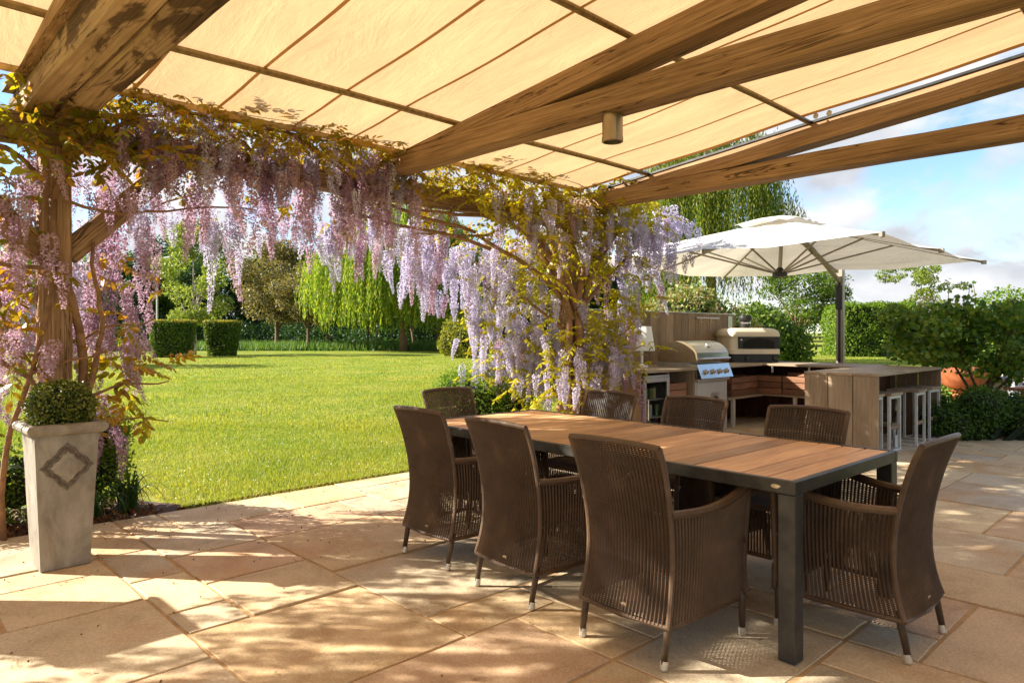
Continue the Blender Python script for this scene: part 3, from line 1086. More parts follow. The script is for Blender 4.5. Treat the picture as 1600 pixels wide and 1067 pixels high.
plain('weft_shade', (0.014, 0.009, 0.006), 0.5, 0, 0.3, 30, 0.3, 90)  # near-black weft puts the shade between the ribs into the colour
plain('wicker_leg', (0.075, 0.05, 0.032), 0.42, 0.2, 0.25, 25, 0.15, 80)
proto_chair = make_chair()
wd = (math.cos(TT), math.sin(TT))
chairs = [
    ((0.675, 3.173), 42.6, 'wicker armchair with its back to us, closest to the bare table corner'),
    ((0.176, 3.79), 40.5, 'wicker armchair with its back to us, middle of the lawn-side row'),
    ((-0.300, 4.37), 42.8, 'wicker armchair with its back to us, nearest the lawn edge'),
    ((1.582, 3.239), 132.4, 'wicker armchair seen from the side at the bare table end by the kitchen bar'),
    ((1.492, 3.928), 222.6, 'wicker armchair across the table, its back in front of the bar end panel'),
    ((1.000, 4.57), 222.6, 'wicker armchair across the table, its back in front of the steel grill'),
    ((0.489, 5.04), 222.6, 'wicker armchair across the table, its back beside the wisteria trunk'),
    ((-0.279, 5.337), -47.4, 'wicker armchair at the far table end with the lawn behind it'),
]
for i, ((x, y), ang, lab) in enumerate(chairs):
    c = proto_chair if i == 0 else copy_tree(proto_chair)
    c.location = (x, y, 0.0015)
    c.rotation_euler = (0, 0, R(ang - 90))
    tag(c, lab, 'chair', 'wicker chairs around the dining table')

# ------------------------------------------------------------------ planters with clipped box
def make_planter(label, x, y, rz):
    p = thing('planter', label, 'planter', (x, y, 0.002), rz, 'tall tapered planters')
    b0, b1, h = 0.124, 0.162, 0.80
    n = 5
    mb = MB()
    vs = []; fs = []
    for i in range(n + 1):
        t = i / n
        r = b0 + (b1 - b0) * t
        vs += [(-r, -r, h * t), (r, -r, h * t), (r, r, h * t), (-r, r, h * t)]
    for i in range(n):
        for k in range(4):
            fs.append((4 * i + k, 4 * i + (k + 1) % 4, 4 * i + 4 + (k + 1) % 4, 4 * i + 4 + k))
    fs.append((3, 2, 1, 0))
    mb.add(vs, fs)
    mb.build('body', 'lead_planter', p)
    # rolled rim
    mb = MB()
    r = b1 + 0.004
    prof = [(0.0, -0.035), (0.020, -0.026), (0.034, -0.008), (0.036, 0.010), (0.026, 0.026), (0.006, 0.032), (-0.018, 0.024), (-0.022, 0.0), (-0.022, -0.05)]
    vs, fs = [], []
    for dx_, dz_ in prof:
        q = r + dx_
        vs += [(-q, -q, h + dz_), (q, -q, h + dz_), (q, q, h + dz_), (-q, q, h + dz_)]
    for i in range(len(prof) - 1):
        for k in range(4):
            fs.append((4 * i + k, 4 * i + (k + 1) % 4, 4 * i + 4 + (k + 1) % 4, 4 * i + 4 + k))
    mb.add(vs, fs)
    mb.build('rim', 'lead_planter', p)
    mb = MB(); mb.box(-.14, .14, -.14, .14, h - .06, h - .022); mb.build('soil', 'soil', p)
    # quatrefoil relief on the front face
    tilt = math.atan2(b1 - b0, h)
    zc = 0.585
    yc = -(b0 + (b1 - b0) * zc / h)
    em = bpy.data.objects.new('emblem', None)

    def outline(sc, k=48):
        sc = sc * 1.2
        pts = []
        for i in range(k):
            a = 2 * math.pi * i / k
            lob = 0.072 + 0.024 * abs(math.cos(2 * a)) ** 1.6 + 0.006 * abs(math.cos(8 * a)) + (0.012 if (i % 12) == 0 else 0)
            pts.append((lob * math.cos(a) * sc, lob * math.sin(a) * 1.02 * sc))
        return pts
    mb = MB()
    o1, o2, o3 = outline(1.0), outline(0.93), outline(0.80)
    k = len(o1)
    vs = [(x_, y_, 0.0) for x_, y_ in o1] + [(x_, y_, 0.012) for x_, y_ in o2] + [(x_, y_, 0.002) for x_, y_ in o3] + [(x_ * .8, y_ * .8, 0.012 + .006) for x_, y_ in o3] + [(0, 0, 0.034)]
    fs = []
    for q in range(3):
        fs += [(q * k + i, q * k + (i + 1) % k, (q + 1) * k + (i + 1) % k, (q + 1) * k + i) for i in range(k)]
    dome_vs = [vs[3 * k + i] for i in range(k)] + [vs[4 * k]]
    mb.add(vs[:4 * k], fs)
    e = mb.build('emblem', 'lead_relief_shade', p, loc=(0, yc - 0.001, zc), rot=(R(90) + tilt, 0, 0))
    md = MB(); md.add(dome_vs, [(i, (i + 1) % k, k) for i in range(k)]); md.build('dome', 'lead_planter', e)
    for i in range(16):
        a = 2 * math.pi * i / 16 + .1
        mb = MB(); mb.lathe([(0.010, 0), (0.008, 0.004), (0.001, 0.007)], 8)
        mb.build('boss', 'lead_relief_shade', e, loc=(0.082 * math.cos(a), 0.082 * math.sin(a), 0.006))
    return p


PR = R(45)
make_planter('tall tapered lead planter with quatrefoil emblem, at the foot of the oak post', -2.653, 4.136, PR)
make_planter('tall tapered lead planter casting a shadow from beyond the picture', -3.45, 3.36, PR).scale = (1.35, 1.35, 1.12)


def box_ball(x, y, z, r, label):
    b = thing('box_plant', label, 'plant', (x, y, z - r * .75), 0, 'clipped box balls in planters')
    N = 5200
    d = unit(RNG.normal(size=(N, 3)))
    lump = 1 + 0.05 * np.sin(d[:, 0:1] * 7 + 1) * np.cos(d[:, 1:2] * 6) + 0.04 * np.sin(d[:, 2:3] * 11)
    rad = r * lump * RNG.uniform(0.80, 1.03, (N, 1))
    P = d * rad * np.array([1, 1, .88]) + np.array([0, 0, r * .75])
    A = unit(RNG.normal(size=(N, 3)) + d * 0.9)
    V = leaf_hexes(P, RNG.uniform(.012, .02, N), RNG.uniform(.009, .013, N), A, d + RNG.normal(size=(N, 3)) * .7)
    link('foliage', quads_mesh('foliage', V, 6), 'leaf_box', b)
    mb = MB(); mb.lathe([(r * .1, -r * .8), (r * .74, -r * .35), (r * .80, 0), (r * .74, r * .35), (r * .3, r * .66)], 14, (0, 0, r * .75))
    mb.build('dark_core', 'leaf_dark_core', b)  # solid core painted with the shade inside the ball


box_ball(-2.653, 4.136, 0.915, 0.185, 'round clipped box plant growing in the tall emblem planter')

# ------------------------------------------------------------------ outdoor kitchen (pergola axes)
plain('can_dark', (0.05, 0.05, 0.055), 0.35, 0.2, 0.2)
def bx(name, mat, parent, o, x0, x1, y0, y1, z0, z1, grain='x', b=0.003):
    return part_box(name, mat, parent, x0 - o[0], x1 - o[0], y0 - o[1], y1 - o[1], z0, z1, b, grain)


CH = 0.89
KO = (6.95, 5.0)
kit = thing('kitchen_counter', 'timber outdoor kitchen counter in an L with tall plank back panel', 'kitchen counter', W2(*KO), TH)
# end panel facing us, three vertical planks
for i, (a, b) in enumerate(((5.0, 5.33), (5.335, 5.66), (5.665, 5.995))):
    bx('plank', 'kitchen_wood', kit, KO, 6.95, 6.975, a, b, 0.0, CH - .03, 'z')
# worktop of the long run
for i in range(4):
    y0 = 4.975 + i * 0.256
    bx('worktop_plank', 'kitchen_pale', kit, KO, 6.93, 8.19, y0, y0 + .252, CH - .03, CH, 'x')
    bx('worktop_plank', 'kitchen_pale', kit, KO, 9.045, 11.05, y0, y0 + .252, CH - .03, CH, 'x')
bx('worktop_plank', 'kitchen_pale', kit, KO, 8.195, 9.04, 5.62, 5.995, CH - .03, CH, 'x')
# tall back panel
nbp = 20
for i in range(nbp):
    x0 = 6.95 + i * 0.205
    bx('back_plank', 'kitchen_wood', kit, KO, x0, x0 + .199, 6.0, 6.03, 0.0, 1.655, 'z')
bx('cap_rail', 'steel_soft', kit, KO, 6.93, 11.07, 5.985, 6.05, 1.656, 1.668, 'x')
# inner dividers and shelves
for x in (6.98, 7.565, 8.17):
    bx('divider', 'kitchen_pale', kit, KO, x, x + .022, 5.02, 5.98, 0.0, CH - .032, 'z')
bx('shelf', 'kitchen_pale', kit, KO, 7.59, 8.168, 5.04, 5.95, 0.40, 0.425, 'x')
bx('shelf', 'kitchen_pale', kit, KO, 9.05, 11.0, 5.0, 5.6, 0.405, 0.43, 'x')
bx('shelf', 'kitchen_pale', kit, KO, 10.1, 10.7, 3.56, 4.995, 0.405, 0.43, 'y')
for x, y in ((9.2, 5.01), (10.12, 4.52), (10.12, 3.6)):
    bx('leg', 'grey_panel', kit, KO, x, x + .05, y, y + .05, 0.0, 0.404, 'z')
# the short run: worktop planks and dark boards behind
for i in range(4):
    x0 = 10.03 + i * 0.243
    bx('worktop_plank', 'kitchen_pale', kit, KO, x0, x0 + .239, 3.55, 4.97, CH - .03, CH, 'y')
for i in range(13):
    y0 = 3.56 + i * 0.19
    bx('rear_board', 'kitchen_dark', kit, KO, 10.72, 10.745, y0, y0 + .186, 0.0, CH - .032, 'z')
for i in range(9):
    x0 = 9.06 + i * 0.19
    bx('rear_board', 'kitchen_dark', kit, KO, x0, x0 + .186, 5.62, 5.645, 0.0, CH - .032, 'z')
for i, y in enumerate((3.75, 4.3, 4.85)):
    bx('bracket', 'stool_metal', kit, KO, 10.05, 10.09, y, y + .014, 0.76, CH - .032, 'z', .001)
# towel rail with hooks on the panel
rail = thing('towel_rail', 'slim steel utensil rail with hooks on the plank back panel', 'rail', W2(9.75, 5.94, 1.585), TH)
mb = MB(); mb.tube([(0, 0, 0), (0.68, 0, 0)], 0.011, 8); mb.build('bar', 'steel_soft', rail)
for x in (0.03, 0.65):
    mb = MB(); mb.tube([(x, 0, 0), (x, 0.06, 0)], 0.01, 8); mb.build('bracket', 'steel_soft', rail)
for x in (0.12, 0.42):
    mb = MB(); mb.tube([(x, 0, .01), (x, -.015, -.02), (x, -.01, -.06), (x, -.03, -.075), (x, -.04, -.06)], 0.004, 6); mb.build('hook', 'steel_soft', rail)
mb = MB(); mb.bbox(-.07, .07, -.008, 0, -.1, .1, .003)
sg = tag(mb.build('plaque', 'sign_green'), 'small pale green plaque at the end of the back panel', 'plaque')
sg.location = W2(10.88, 5.996, 1.53); sg.rotation_euler = (0, 0, TH)

# drinks fridge (behind glass)
FO = (6.99, 5.0)
fr = thing('drinks_fridge', 'glass-door steel drinks fridge full of cans under the counter', 'fridge', W2(7.01, 4.985), TH)
mb = MB()
mb.box(0, .02, 0.03, .56, .05, .83); mb.box(.52, .54, 0.03, .56, .05, .83); mb.box(.02, .52, .54, .56, .05, .83)
mb.box(.02, .52, 0.03, .54, .05, .07); mb.box(.02, .52, .03, .54, .80, .83)
mb.build('case', 'fridge_inside', fr)
mb = MB(); mb.box(.02, .52, 0.04, .5, 0.0, .049); mb.build('plinth', 'black_plastic', fr)
d = MB()
d.bbox(-.005, .05, 0, .028, .055, .80, .003); d.bbox(.49, .545, 0, .028, .055, .80, .003)
d.bbox(.05, .49, 0.001, .027, .055, .11, .003); d.bbox(.05, .49, 0.001, .027, .745, .80, .003)
dr = d.build('door', 'steel_soft', fr)
mb = MB(); mb.box(.051, .489, .012, .016, .111, .744); mb.build('pane', 'glass', dr)
mb = MB(); mb.tube([(.03, -.002, .30), (.03, -.04, .30), (.03, -.04, .55), (.03, -.002, .55)], .009, 8); mb.build('handle', 'steel', dr)
mb = MB(); mb.bbox(0, .54, 0.0, .03, .803, .828, .003); mb.build('top_strip', 'steel_soft', fr)
for z in (.30, .52):
    mb = MB(); mb.box(.025, .515, .05, .53, z, z + .008); mb.build('shelf', 'steel_soft', fr)
k = 0
for z, hh in ((.071, .19), (.309, .15), (.529, .14)):
    for i in range(5):
        m_ = ('can_green', 'can_gold', 'can_pale', 'can_dark', 'can_red', 'can_dark', 'can_pale', 'can_green')[(k * 3 + i) % 8]
        mb = MB()
        if z < .1:
            mb.lathe([(.03, 0), (.032, .01), (.032, .11), (.013, .15), (.013, .2)], 12)
        else:
            mb.lathe([(.027, 0), (.031, .008), (.031, hh - .02), (.027, hh - .006), (.026, hh - .006)], 12)
        o = mb.build('drinks_can', m_, None, smooth=False)
        p = W2(7.01 + .085 + i * .093, 4.985 + .1 + random.uniform(0, .12), z + .0005)
        o.location = p
        hue = {'can_green': 'green', 'can_gold': 'amber', 'can_pale': 'pale', 'can_red': 'red', 'can_dark': 'dark'}[m_]
        nth = ('closest to the door handle', 'second from the door handle', 'third from the door handle', 'fourth from the door handle', 'farthest from the door handle')[i]
        tag(o, hue + {.071: ' bottle on the bottom fridge shelf, ', .309: ' can on the middle fridge shelf, ', .529: ' can on the top fridge shelf, '}[z] + nth,
            'bottle' if z < .1 else 'can', {.071: 'bottles on the fridge bottom shelf', .309: 'cans on the fridge middle shelf', .529: 'cans on the fridge top shelf'}[z])
        if z < .1: o.name = 'drinks_bottle'
    k += 1

# grill
GO = Vector((8.21, 5.0))
gr = thing('gas_grill', 'stainless steel gas grill with domed hood and four knobs', 'grill', W2(8.21, 5.0), TH)
GW = 0.82
mb = MB(); mb.bbox(0.0, GW, 0.02, .60, 0.0, .70, .004); ped = mb.build('cabinet', 'grey_panel', gr)
mb = MB(); mb.bbox(0.03, GW - .03, 0.006, .0195, 0.04, .68, .004); cd = mb.build('cabinet_door', 'grey_panel', gr)
mb = MB(); mb.bbox(.36, .58, 0.001, .0055, .36, .54, .002); pq = mb.build('plaque', 'steel_soft', cd)
mb = MB()
mb.prism([(.40, .39), (.54, .39), (.54, .42), (.40, .42)], 'y', -.001, .001)
for i in range(5):
    a = .42 + i * .025
    mb.prism([(a, .425), (a + .014, .425), (a + .02, .47 + .02 * (i % 2)), (a + .007, .50 - .012 * abs(i - 2)), (a - .006, .47)], 'y', -.001, .001)
mb.build('crest', 'dark_metal', pq, loc=(0, 0.0, 0))
mb = MB(); mb.bbox(-.005, GW + .005, -.02, .62, .701, .735, .004); mb.build('shelf_rail', 'steel_soft', gr)
# sloping control panel
mb = MB()
mb.prism([(-.075, .745), (.0, .735), (.12, .735), (.12, .935), (-.005, .93)], 'x', -.004, GW + .004)
cp = mb.build('control_panel', 'steel', gr)
tl = math.atan2(.07, .185)
for i in range(4):
    x = .14 + i * .18
    c = Vector((x, -.041, .838))
    mb = MB(); mb.lathe([(.034, 0), (.034, .006), (.028, .010), (.026, .034), (.022, .038)], 20)
    kn = mb.build('knob', 'steel_soft', cp, loc=c, rot=(R(90) + tl, 0, 0))
    mb = MB(); mb.bbox(-.006, .006, -.026, .026, .036, .05, .002); mb.build('grip', 'badge_metal', kn)
mb = MB(); mb.bbox(0, GW, .125, .62, .736, .955, .004); mb.build('firebox', 'steel_soft', gr)
# hood
prof = [(.0, .957), (-.012, .985), (-.005, 1.03)]
for i in range(9):
    a = math.radians(165 - i * 15)
    prof.append((.30 + .31 * math.cos(a) * 1.0, 1.03 + .21 * math.sin(a)))
prof += [(.58, 1.10), (.61, .99), (.61, .957)]
mb = MB(); mb.prism(prof, 'x', .012, GW - .012, cap=False)
hd = mb.build('hood', 'steel', gr, smooth=False)
for x0, x1 in ((-.002, .0118), (GW - .0118, GW + .002)):
    mb = MB(); mb.prism([(p[0] * 1.0, p[1]) for p in prof], 'x', x0, x1); mb.build('hood_end', 'lamp_metal', hd)  # brown metal puts the shade and reflection on the steel ends into colour
mb = MB(); mb.tube([(.06, -.012, 1.0), (.06, -.06, 1.005), (.76, -.06, 1.005), (.76, -.012, 1.0)], .0125, 10); mb.build('hood_handle', 'steel', hd)
mb = MB(); mb.lathe([(.04, 0), (.04, .012), (.034, .016), (.001, .016)], 20)
th = mb.build('thermometer', 'steel_soft', hd, loc=(GW * .5, .075, 1.178), rot=(R(48), 0, 0))
mb = MB(); mb.lathe([(.03, .0162), (.001, .0175)], 20); mb.build('dial', 'white_plastic', th)

# pizza oven
po = thing('pizza_oven', 'cream domed pizza oven with black arched mouth and short flue', 'oven', W2(10.52, 5.5, CH + .001), R(3))
hx, hy = 0.40, 0.36


def rounded(hx_, hy_, rad, k=5):
    pts = []
    for cx, cy, a0 in ((hx_ - rad, hy_ - rad, 0), (-hx_ + rad, hy_ - rad, 90), (-hx_ + rad, -hy_ + rad, 180), (hx_ - rad, -hy_ + rad, 270)):
        for i in range(k + 1):
            a = math.radians(a0 + 90 * i / k)
            pts.append((cx + rad * math.cos(a), cy + rad * math.sin(a)))
    return pts


def loft(rings):
    mb = MB()
    k = len(rings[0][0])
    vs = [(x, y, z) for r, z in rings for x, y in r]
    fs = [(j * k + i, j * k + (i + 1) % k, (j + 1) * k + (i + 1) % k, (j + 1) * k + i) for j in range(len(rings) - 1) for i in range(k)]
    fs += [tuple(range(k - 1, -1, -1)), tuple((len(rings) - 1) * k + i for i in range(k))]
    mb.add(vs, fs)
    return mb


loft([(rounded(hx - .02, hy - .02, .05), 0.0), (rounded(hx - .02, hy - .02, .05), .13)]).build('base', 'black_plastic', po)
loft([(rounded(hx, hy, .06), .131), (rounded(hx, hy, .06), .20), (rounded(hx - .004, hy - .004, .06), .205)]).build('hearth', 'cream_enamel', po)
loft([(rounded(hx - .012, hy - .03, .06), .206), (rounded(hx - .012, hy - .03, .06), .40)]).build('wall', 'cream_enamel', po)
dm = loft([(rounded(hx + .006, hy, .07), .4005), (rounded(hx + .008, hy + .002, .08), .43), (rounded(hx - .004, hy - .01, .09), .475), (rounded(hx - .04, hy - .045, .10), .515), (rounded(hx - .10, hy - .10, .10), .532)])
dome = dm.build('dome', 'cream_enamel', po, smooth=False)
mb = MB(); mb.bbox(-.27, .385, -hy + .006, -hy + .0295, .215, .396, .004); fa = mb.build('facade', 'black_plastic', po)
mb = MB()
arch = [(-.19, .225)] + [(.05 - .24 * math.cos(math.pi * i / 12), .30 + .075 * math.sin(math.pi * i / 12)) for i in range(13)] + [(.29, .225)]
mb.prism(arch, 'y', -hy - .003, -hy + .0055); mb.build('mouth', 'hollow_black', fa)  # flat black plate paints the dark of the open mouth
rim = [(x, z) for x, z in arch]
mb = MB(); mb.tube([(x, -hy - .004, z) for x, z in rim], .006, 6); mb.build('arch_trim', 'dark_metal', fa)
mb = MB(); mb.lathe([(.016, 0), (.016, .012), (.012, .016)], 12); mb.build('dial', 'badge_metal', fa, loc=(-.23, -hy + .004, .35), rot=(R(90), 0, 0))
for x in (-.13, .30):
    mb = MB(); mb.lathe([(.034, 0), (.034, .02), (.028, .03)], 16); mb.build('knob', 'dark_metal', po, loc=(x, -hy + .019, .065), rot=(R(90), 0, 0))
mb = MB(); mb.lathe([(.075, .525), (.075, .56), (.085, .562), (.085, .60), (.08, .603), (.08, .66), (.105, .663), (.108, .70), (.10, .715), (.098, .735), (.06, .74)], 24, (-.02, 0.02, 0))
mb.build('flue', 'dark_metal', po, smooth=False)
mb = MB(); mb.lathe([(.0835, .606), (.0855, .61), (.0855, .625), (.0835, .628)], 24, (-.02, 0.02, 0)); mb.build('flue_band', 'steel', po)

# slatted crates
def make_crate(w, d, h):
    c = thing('crate', 'crate', 'crate')
    n = 3
    sh = h / n
    for i in range(n):
        z0 = i * sh + .004; z1 = (i + 1) * sh - .006
        for y in (0, d - .014):
            part_box('slat', 'crate_wood', c, 0.0, w, y, y + .014, z0, z1, .002, 'x')
        for x in (0, w - .014):
            part_box('slat', 'crate_wood', c, x, x + .014, .0145, d - .0145, z0, z1, .002, 'y')
    for x in (.015, w - .04):
        for y in (.0145, d - .0395):
            part_box('corner_post', 'crate_wood', c, x, x + .025, y, y + .025, 0, h, .002, 'z')
    part_box('base_board', 'crate_wood', c, .015, w - .015, .04, d - .04, 0, .01, .002, 'x')
    return c


cr0 = make_crate(.40, .32, .28)
crate_list = [
    ((10.14, 5.155), -90, .4305, 'slatted wooden crate on the short-run shelf, nearest the corner under the oven'),
    ((10.14, 4.735), -90, .4305, 'slatted wooden crate with a sunlit corner, middle of the short-run shelf'),
    ((10.14, 4.315), -90, .4305, 'slatted wooden crate on the short-run shelf, half hidden by the bar'),
    ((9.28, 5.08), 0, .4305, 'dark slatted crate on the shelf just beside the grill cabinet'),
    ((9.70, 5.10), 0, .4305, 'dark slatted crate in the corner under the pizza oven'),
    ((7.66, 5.06), 0, .4255, 'reddish slatted crate between the drinks fridge and the grill'),
]
for i, ((x, y), a, z, lab) in enumerate(crate_list):
    c = cr0 if i == 0 else copy_tree(cr0)
    c.location = W2(x, y, z); c.rotation_euler = (0, 0, TH + R(a))
    tag(c, lab, 'crate', 'slatted crates in the outdoor kitchen')
mb = MB(); mb.bbox(-.16, .16, -.06, .06, 0, .05, .006)
o = tag(mb.build('chopping_board', 'crate_wood'), 'wooden block lying on top of the sunlit crate', 'block')
o.location = W2(10.27, 4.55, .711); o.rotation_euler = (0, 0, TH + R(70))

# table lamp on the counter
lp = thing('table_lamp', 'white table lamp with tapered shade on the kitchen counter end', 'lamp', W2(7.85, 5.62, CH + .001), TH)
mb = MB(); mb.lathe([(.085, 0), (.085, .02), (.03, .032), (.018, .05), (.018, .27)], 24); mb.build('base', 'white_plastic', lp)
mb = MB(); mb.lathe([(.175, .22), (.125, .545), (.122, .545), (.172, .22)], 32, cap=False); mb.build('shade', 'white_shade', lp, smooth=True)
mb = MB(); mb.lathe([(.03, .27), (.034, .33), (.02, .37), (.004, .38)], 14); mb.build('bulb', 'white_plastic', lp)

# ------------------------------------------------------------------ bar
BO = (8.1, 2.72)
bar = thing('bar_counter', 'timber bar counter with open front and plank end panel', 'bar', W2(*BO), TH)
BL, BD, BH = 2.28, 0.80, 0.905
for i, (a, b) in enumerate(((0, .262), (.27, .532), (.54, .80))):
    part_box('end_plank', 'kitchen_pale', bar, 0, .03, a, b, 0, BH - .031, .004, 'z')
    part_box('end_plank', 'kitchen_wood', bar, BL - .03, BL, a, b, 0, BH - .031, .004, 'z')
for i in range(3):
    part_box('top_plank', 'kitchen_pale', bar, -.004, BL + .004, -.004 + i * .2705, .263 + i * .2705, BH - .03, BH, .003, 'x')
nb = 11
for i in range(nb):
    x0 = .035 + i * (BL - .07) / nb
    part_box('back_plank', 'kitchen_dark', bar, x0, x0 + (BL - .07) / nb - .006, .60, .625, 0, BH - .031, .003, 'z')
part_box('foot_rest', 'kitchen_wood', bar, .031, BL - .031, .47, .598, .27, .30, .003, 'x')
part_box('foot_rest_bar', 'kitchen_dark', bar, .031, BL - .031, .44, .469, .245, .30, .003, 'x')

st0 = thing('bar_stool', 'stool', 'stool')
SW, SD, SH = .34, .36, .665
for i in range(3):
    part_box('seat_slat', 'kitchen_pale', st0, 0, SW, i * .1215, i * .1215 + .117, SH - .03, SH, .003, 'x')
for y in (.02, SD - .05):
    for x in (0.0, SW - .022):
        mb = MB(); mb.bbox(x, x + .022, y, y + .03, 0, SH - .065, .002); mb.build('leg', 'stool_metal', st0)
    mb = MB(); mb.bbox(.0225, SW - .0225, y + .001, y + .029, 0, .022, .002); mb.build('floor_bar', 'stool_metal', st0)
    mb = MB(); mb.bbox(0, SW, y, y + .03, SH - .0645, SH - .031, .002); mb.build('seat_rail', 'stool_metal', st0)
for x in (0.001, SW - .021):
    mb = MB(); mb.bbox(x, x + .02, .0505, SD - .0505, 0, .02, .002); mb.build('side_bar', 'stool_metal', st0)
part_box('foot_bar', 'kitchen_wood', st0, .0225, SW - .0225, .025, .045, .25, .29, .002, 'x')
stools = [(8.17, 2.78, 'backless bar stool closest to the bar end panel, half hidden by it'),
          (8.55, 2.73, 'backless bar stool second from the bar end panel'),
          (9.27, 2.66, 'backless bar stool third from the bar end panel'),
          (9.88, 2.69, 'backless bar stool closest to the yew hedge')]
for i, (x, y, lab) in enumerate(stools):
    s = st0 if i == 0 else copy_tree(st0)
    s.location = W2(x, y, .002); s.rotation_euler = (0, 0, TH + R((1.5, -2, 1, -3)[i]))
    tag(s, lab, 'stool', 'backless stools along the bar')

# low sledge stand under the stools
ls = thing('low_footstool', 'low wooden footstool with steel end plates under the bar stools', 'footstool', W2(8.95, 2.86, .002), TH)
part_box('seat', 'kitchen_wood', ls, 0, .22, 0, .30, .24, .275, .003, 'y')
for y in (.02, .255):
    mb = MB(); mb.bbox(.02, .045, y, y + .025, 0, .239, .002); mb.build('leg', 'stool_metal', ls)
    mb = MB(); mb.bbox(.175, .20, y, y + .025, 0, .239, .002); mb.build('leg', 'stool_metal', ls)
mb = MB(); mb.bbox(-.03, .16, -.05, -.04, 0.0, .15, .004); mb.build('end_plate', 'stool_metal', ls)

# ------------------------------------------------------------------ cantilever umbrella
UC = (9.49, 4.47)
um_ = thing('cantilever_umbrella', 'large square white cantilever umbrella on a side mast over the kitchen', 'umbrella', W2(*UC), TH)
HS, ZE, ZP = 1.975, 2.35, 2.93


def uz(x, y):
    r = max(abs(x), abs(y)) / HS
    a = math.atan2(y, x) * 8 / (2 * math.pi)
    f = abs(a - round(a)) * 2
    return ZP + (ZE - ZP) * (r ** 0.94) - 0.05 * f * (0.3 + 0.7 * r) * r * 1.0 - 0.02 * math.sin(math.pi * min(1, r)) * f


mb = MB()
NR_, NA = 14, 64
vs = [(0, 0, ZP)]
for i in range(1, NR_ + 1):
    r = HS * i / NR_
    for k in range(NA):
        a = 2 * math.pi * (k + .0) / NA
        c_, s_ = math.cos(a), math.sin(a)
        m_ = max(abs(c_), abs(s_))
        x, y = r * c_ / m_, r * s_ / m_
        vs.append((x, y, uz(x, y)))
fs = [(0, 1 + k, 1 + (k + 1) % NA) for k in range(NA)]
for i in range(NR_ - 1):
    for k in range(NA):
        fs.append((1 + i * NA + k, 1 + (i + 1) * NA + k, 1 + (i + 1) * NA + (k + 1) % NA, 1 + i * NA + (k + 1) % NA))
mb.add(vs, fs)
cv_ = mb.build('canopy', 'umbrella_fabric', um_, smooth=True)
# vent flap on top
mb = MB()
vs, fs = [(0, 0, ZP + .05)], []
for i in range(1, 6):
    r = .46 * i / 5
    for k in range(32):
        a = 2 * math.pi * k / 32
        m_ = max(abs(math.cos(a)), abs(math.sin(a)))
        x, y = r * math.cos(a) / m_, r * math.sin(a) / m_
        vs.append((x, y, ZP + .05 - .125 * (i / 5) ** 1.2 + .018 * math.sin(k * 2.6 + i) * (i / 5)))
fs = [(0, 1 + k, 1 + (k + 1) % 32) for k in range(32)]
for i in range(4):
    for k in range(32):
        fs.append((1 + i * 32 + k, 1 + (i + 1) * 32 + k, 1 + (i + 1) * 32 + (k + 1) % 32, 1 + i * 32 + (k + 1) % 32))
mb.add(vs, fs); mb.build('vent', 'umbrella_fabric', cv_, smooth=True)
HZ = 2.17
mb = MB(); mb.lathe([(.05, HZ - .05), (.10, HZ - .04), (.10, HZ + .02), (.06, HZ + .05), (.03, HZ + .09)], 16); mb.build('hub', 'black_plastic', um_)
for k in range(8):
    a = math.pi / 4 * k
    m_ = max(abs(math.cos(a)), abs(math.sin(a)))
    ex, ey = HS * math.cos(a) / m_, HS * math.sin(a) / m_
    pts = [(ex * t, ey * t, uz(ex * t, ey * t) - .022) for t in (.03, .2, .4, .6, .8, 1.0)]
    mb = MB(); mb.tube(pts, .015, 6); rb = mb.build('rib', 'umbrella_metal', um_)
    mb = MB(); mb.bbox(-.03, .03, -.018, .018, -.03, .025, .004)
    mb.build('bracket', 'umbrella_metal', rb, loc=(ex * 1.005, ey * 1.005, uz(ex, ey) - .02), rot=(0, 0, a))
    t = .56
    mb = MB(); mb.tube([(ex * .04, ey * .04, HZ + .02), (ex * t, ey * t, uz(ex * t, ey * t) - .035)], .013, 6); mb.build('strut', 'umbrella_metal', um_)
MX = 11.62 - UC[0]
mb = MB(); mb.bbox(MX - .045, MX + .045, -.055, .055, 0, 2.40, .012); mb.build('mast', 'umbrella_metal', um_)
mb = MB(); mb.bbox(MX - .049, MX - .0455, -.02, .02, .3, 2.2, .001); mb.build('track', 'black_plastic', um_)
mb = MB(); mb.bbox(MX - .10, MX - .05, -.05, .05, 1.72, 2.12, .03); mb.build('crank_box', 'black_plastic', um_)
mb = MB(); mb.tube([(MX - .06, 0, 2.17), (MX - .6, 0, 2.42), (MX - 1.3, 0, 2.66), (.10, 0, 2.80)], [.036, .04, .04, .034], 8); mb.build('arm', 'umbrella_metal', um_)
mb = MB(); mb.tube([(.06, 0, 2.82), (0, 0, HZ + .05)], .028, 8); mb.build('hanger', 'umbrella_metal', um_)
mb = MB(); mb.bbox(MX - .4, MX + .4, -.4, .4, -.03, .06, .01); mb.build('base', 'dark_metal', um_)

